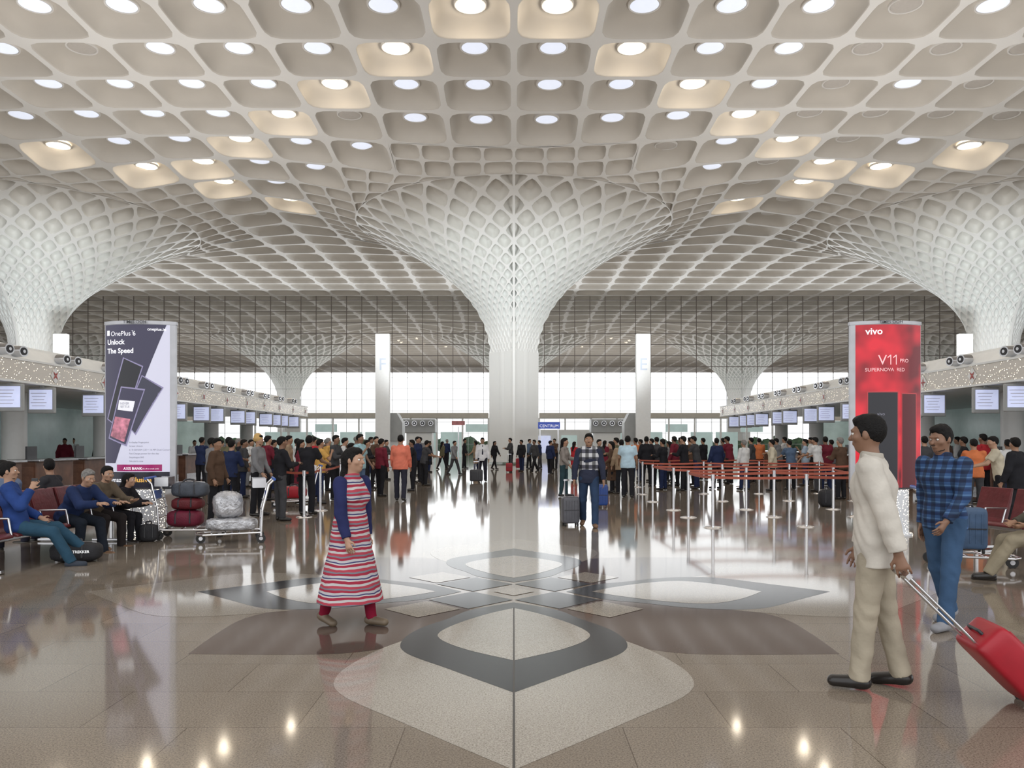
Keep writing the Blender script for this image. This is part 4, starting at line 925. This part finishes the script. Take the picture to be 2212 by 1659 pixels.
D={'left':"""434 25 navy black 1;455 19.5 grey charcoal 0;466 15.2 brown black 5;487 21 olive navy 3;498 17.6 navy black 1;512 24 black black 1;525 22 charcoal navy 5;541 27 white grey 0;556 16.6 grey black 8;575 21 maroon black 1;590 25 black navy 5;604 15.6 black charcoal 1;622 22 tan black 0;634 25 white black 3;648 20 maroon black 4;662 16.0 black black 3;676 22 red navy 5;691 19.0 yellow navy 7;707 25 yellow black 0;722 21 charcoal black 1;736 24 white grey 3;745 28 brown navy 5;757 22 maroon black 4;768 31 grey black 0;777 21 cyan slate_blue 7;790 25 black black 1;800 30 white navy 0;811 26 brown black 5;822 22.5 maroon black 0;832 32 charcoal black 1;618 29 grey navy 0;582 30 pale_blue black 5;530 30 tan black 1;472 28 white black 3;560 33 black navy 0;700 33 charcoal black 3""",
'mid':"""893 25 black black 1;901 30 navy black 0;908 36 grey black 5;916 28 charcoal black 3;927 40 black navy 4;955 44 olive black 6;981 37 grey charcoal 2;1003 45 black black 0;1028 42 tan navy 4;1068 44 black black 6;1104 43 charcoal black 1;1127 41 black navy 5;1143 45 slate_blue black 0;1155 40 charcoal black 2;1166 46 navy charcoal 0;1188 38 navy black 5;1199 44 brown black 1;1240 36 red black 4;1292 28 charcoal black 1;1306 34 maroon black 4;965 50 navy black 0;1215 50 grey black 1""",
'right':"""1322 24 brown black 4;1334 27 olive charcoal 1;1343 23.4 tan black 5;1374 30 orange navy 0;1386 33 white black 1;1397 27 black black 5;1409 31 maroon black 0;1421 28 charcoal black 3;1434 25.4 black navy 1;1446 31 grey black 4;1458 27 maroon black 5;1471 29 charcoal black 0;1479 25 black black 1;1492 28 brown black 5;1506 26 charcoal navy 3;1520 32 black black 0;1549 26 navy black 5;1563 31 brown black 0;1577 29 maroon black 3;1608 25.4 white navy 0;1624 30 charcoal black 5;1640 33 orange black 1;1669 25 cream black 5;1683 31 grey charcoal 3;1697 34 white black 1;1709 25.6 slate_blue black 3;1740 28 pale_blue navy 7;1754 32 white black 1;1768 24.6 white charcoal 3;1784 23.5 maroon navy 5;1797 28 grey navy 0;1818 21 brown black 1""",
'fr':"""1998 20 charcoal black 0;2018 25 black navy 1;2052 22 brown black 3;2070 26 white black 0;2084 20 black black 5;2106 17 orange charcoal 3;2124 20 red black 7;2140 24 grey black 1;2160 15.5 cream black 3;2178 19 white navy 0;2196 14 black black 5""",
'fl':"""122 34 navy black 0;140 32 maroon black 5;158 35 white black 1;212 30 charcoal black 4;420 33 white navy 0"""}
for zn,s in D.items():
    L=sorted([q.split() for q in s.replace('\n','').split(';')],key=lambda q:float(q[0]))
    for i,q in enumerate(L):
        x,Y=float(q[0]),float(q[1]); tp=q[2].replace('_',' ');bt=q[3].replace('_',' ');a=int(q[4])
        rz={'left':R(120),'mid':R(random.choice([10,170,90,-90])),'right':R(-140),'fr':R(-150),'fl':R(20)}[zn]+random.uniform(-.9,.9)
        put(a,x,Y,rz,random.uniform(1.60,1.76) if a not in(4,6) else random.uniform(1.52,1.62),tp,bt,'person in %s top and %s trousers, %s from left, %s'%(tp,bt,ORD[i],Z[zn]),'people in the '+Z[zn],HG if random.random()<.1 else HB,random.choice([SK,SKD,SKL]))
for a in AR:
    for c in list(a.children): bpy.data.objects.remove(c)
    bpy.data.objects.remove(a)
# ---------------------------------------------------------------- lights
def area(n,loc,sx,sy,e,rot,col=(1,1,1)):
    l=bpy.data.lights.new(n,'AREA'); l.shape='RECTANGLE'; l.size=sx; l.size_y=sy; l.energy=e; l.color=col
    o=bpy.data.objects.new(n,l); C.objects.link(o); o.location=loc; o.rotation_euler=rot; return o
area('canopy_fill',(-16,31,4.4),6.5,28,1450,(PI,0,0),(1,.97,.94)); area('canopy_fill',(16,31,4.4),6.5,28,1450,(PI,0,0),(1,.97,.94))  # invented fill above the canopies, lifts the dark ceiling
area('hall_fill',(0,-4,4.4),40,10,1700,(PI,0,0),(1,.97,.93))  # unseen fill added behind the camera for the near ceiling
area('far_hall_fill',(0,74,5),80,18,1500,(PI,0,0),(1,.98,.95))  # extra fill added to brighten the ceiling beyond the columns
area('forecourt_fill',(0,130,5),110,50,9000,(PI,0,0),(1,.98,.95))  # added fill that lightens the outdoor ceiling behind the glass
area('hall_top_fill',(0,18,17.9),40,14,1000,(0,0,0),(1,.96,.91))  # added overhead fill for floor and people, not a fitting
area('facade_daylight',(0,87,9),110,14,7500,(R(-90),0,0),(.93,.97,1))
for (sx,tx) in((-9,0),(9,0),(-22,-34),(22,34)):      # added spots to whiten the columns, no such fixtures there
    l=bpy.data.lights.new('column_fill','SPOT'); l.energy=4200 if tx==0 else 6500; l.spot_size=R(62); l.spot_blend=1; l.shadow_soft_size=.5; l.color=(.95,.985,1)
    o=bpy.data.objects.new('column_fill',l); C.objects.link(o); p0=Vector((sx,38,4.6)); o.location=p0; o.rotation_euler=(Vector((tx,55.7,12))-p0).to_track_quat('-Z','Y').to_euler()
w=bpy.data.worlds.new('w'); S.world=w; w.use_nodes=True; bg=w.node_tree.nodes['Background']; bg.inputs[0].default_value=(.97,.985,1,1); bg.inputs[1].default_value=1.55
S.view_settings.view_transform='Standard'
cd=bpy.data.cameras.new('cam'); co=bpy.data.objects.new('cam',cd); C.objects.link(co); S.camera=co
cd.sensor_width=36; cd.lens=F/2212*36; co.location=(0,0,CH); co.rotation_euler=(PI/2,0,0); cd.shift_y=(HY-829.5)/2212; cd.shift_x=-(VX-1106)/2212; cd.clip_end=600; cd.clip_start=.1
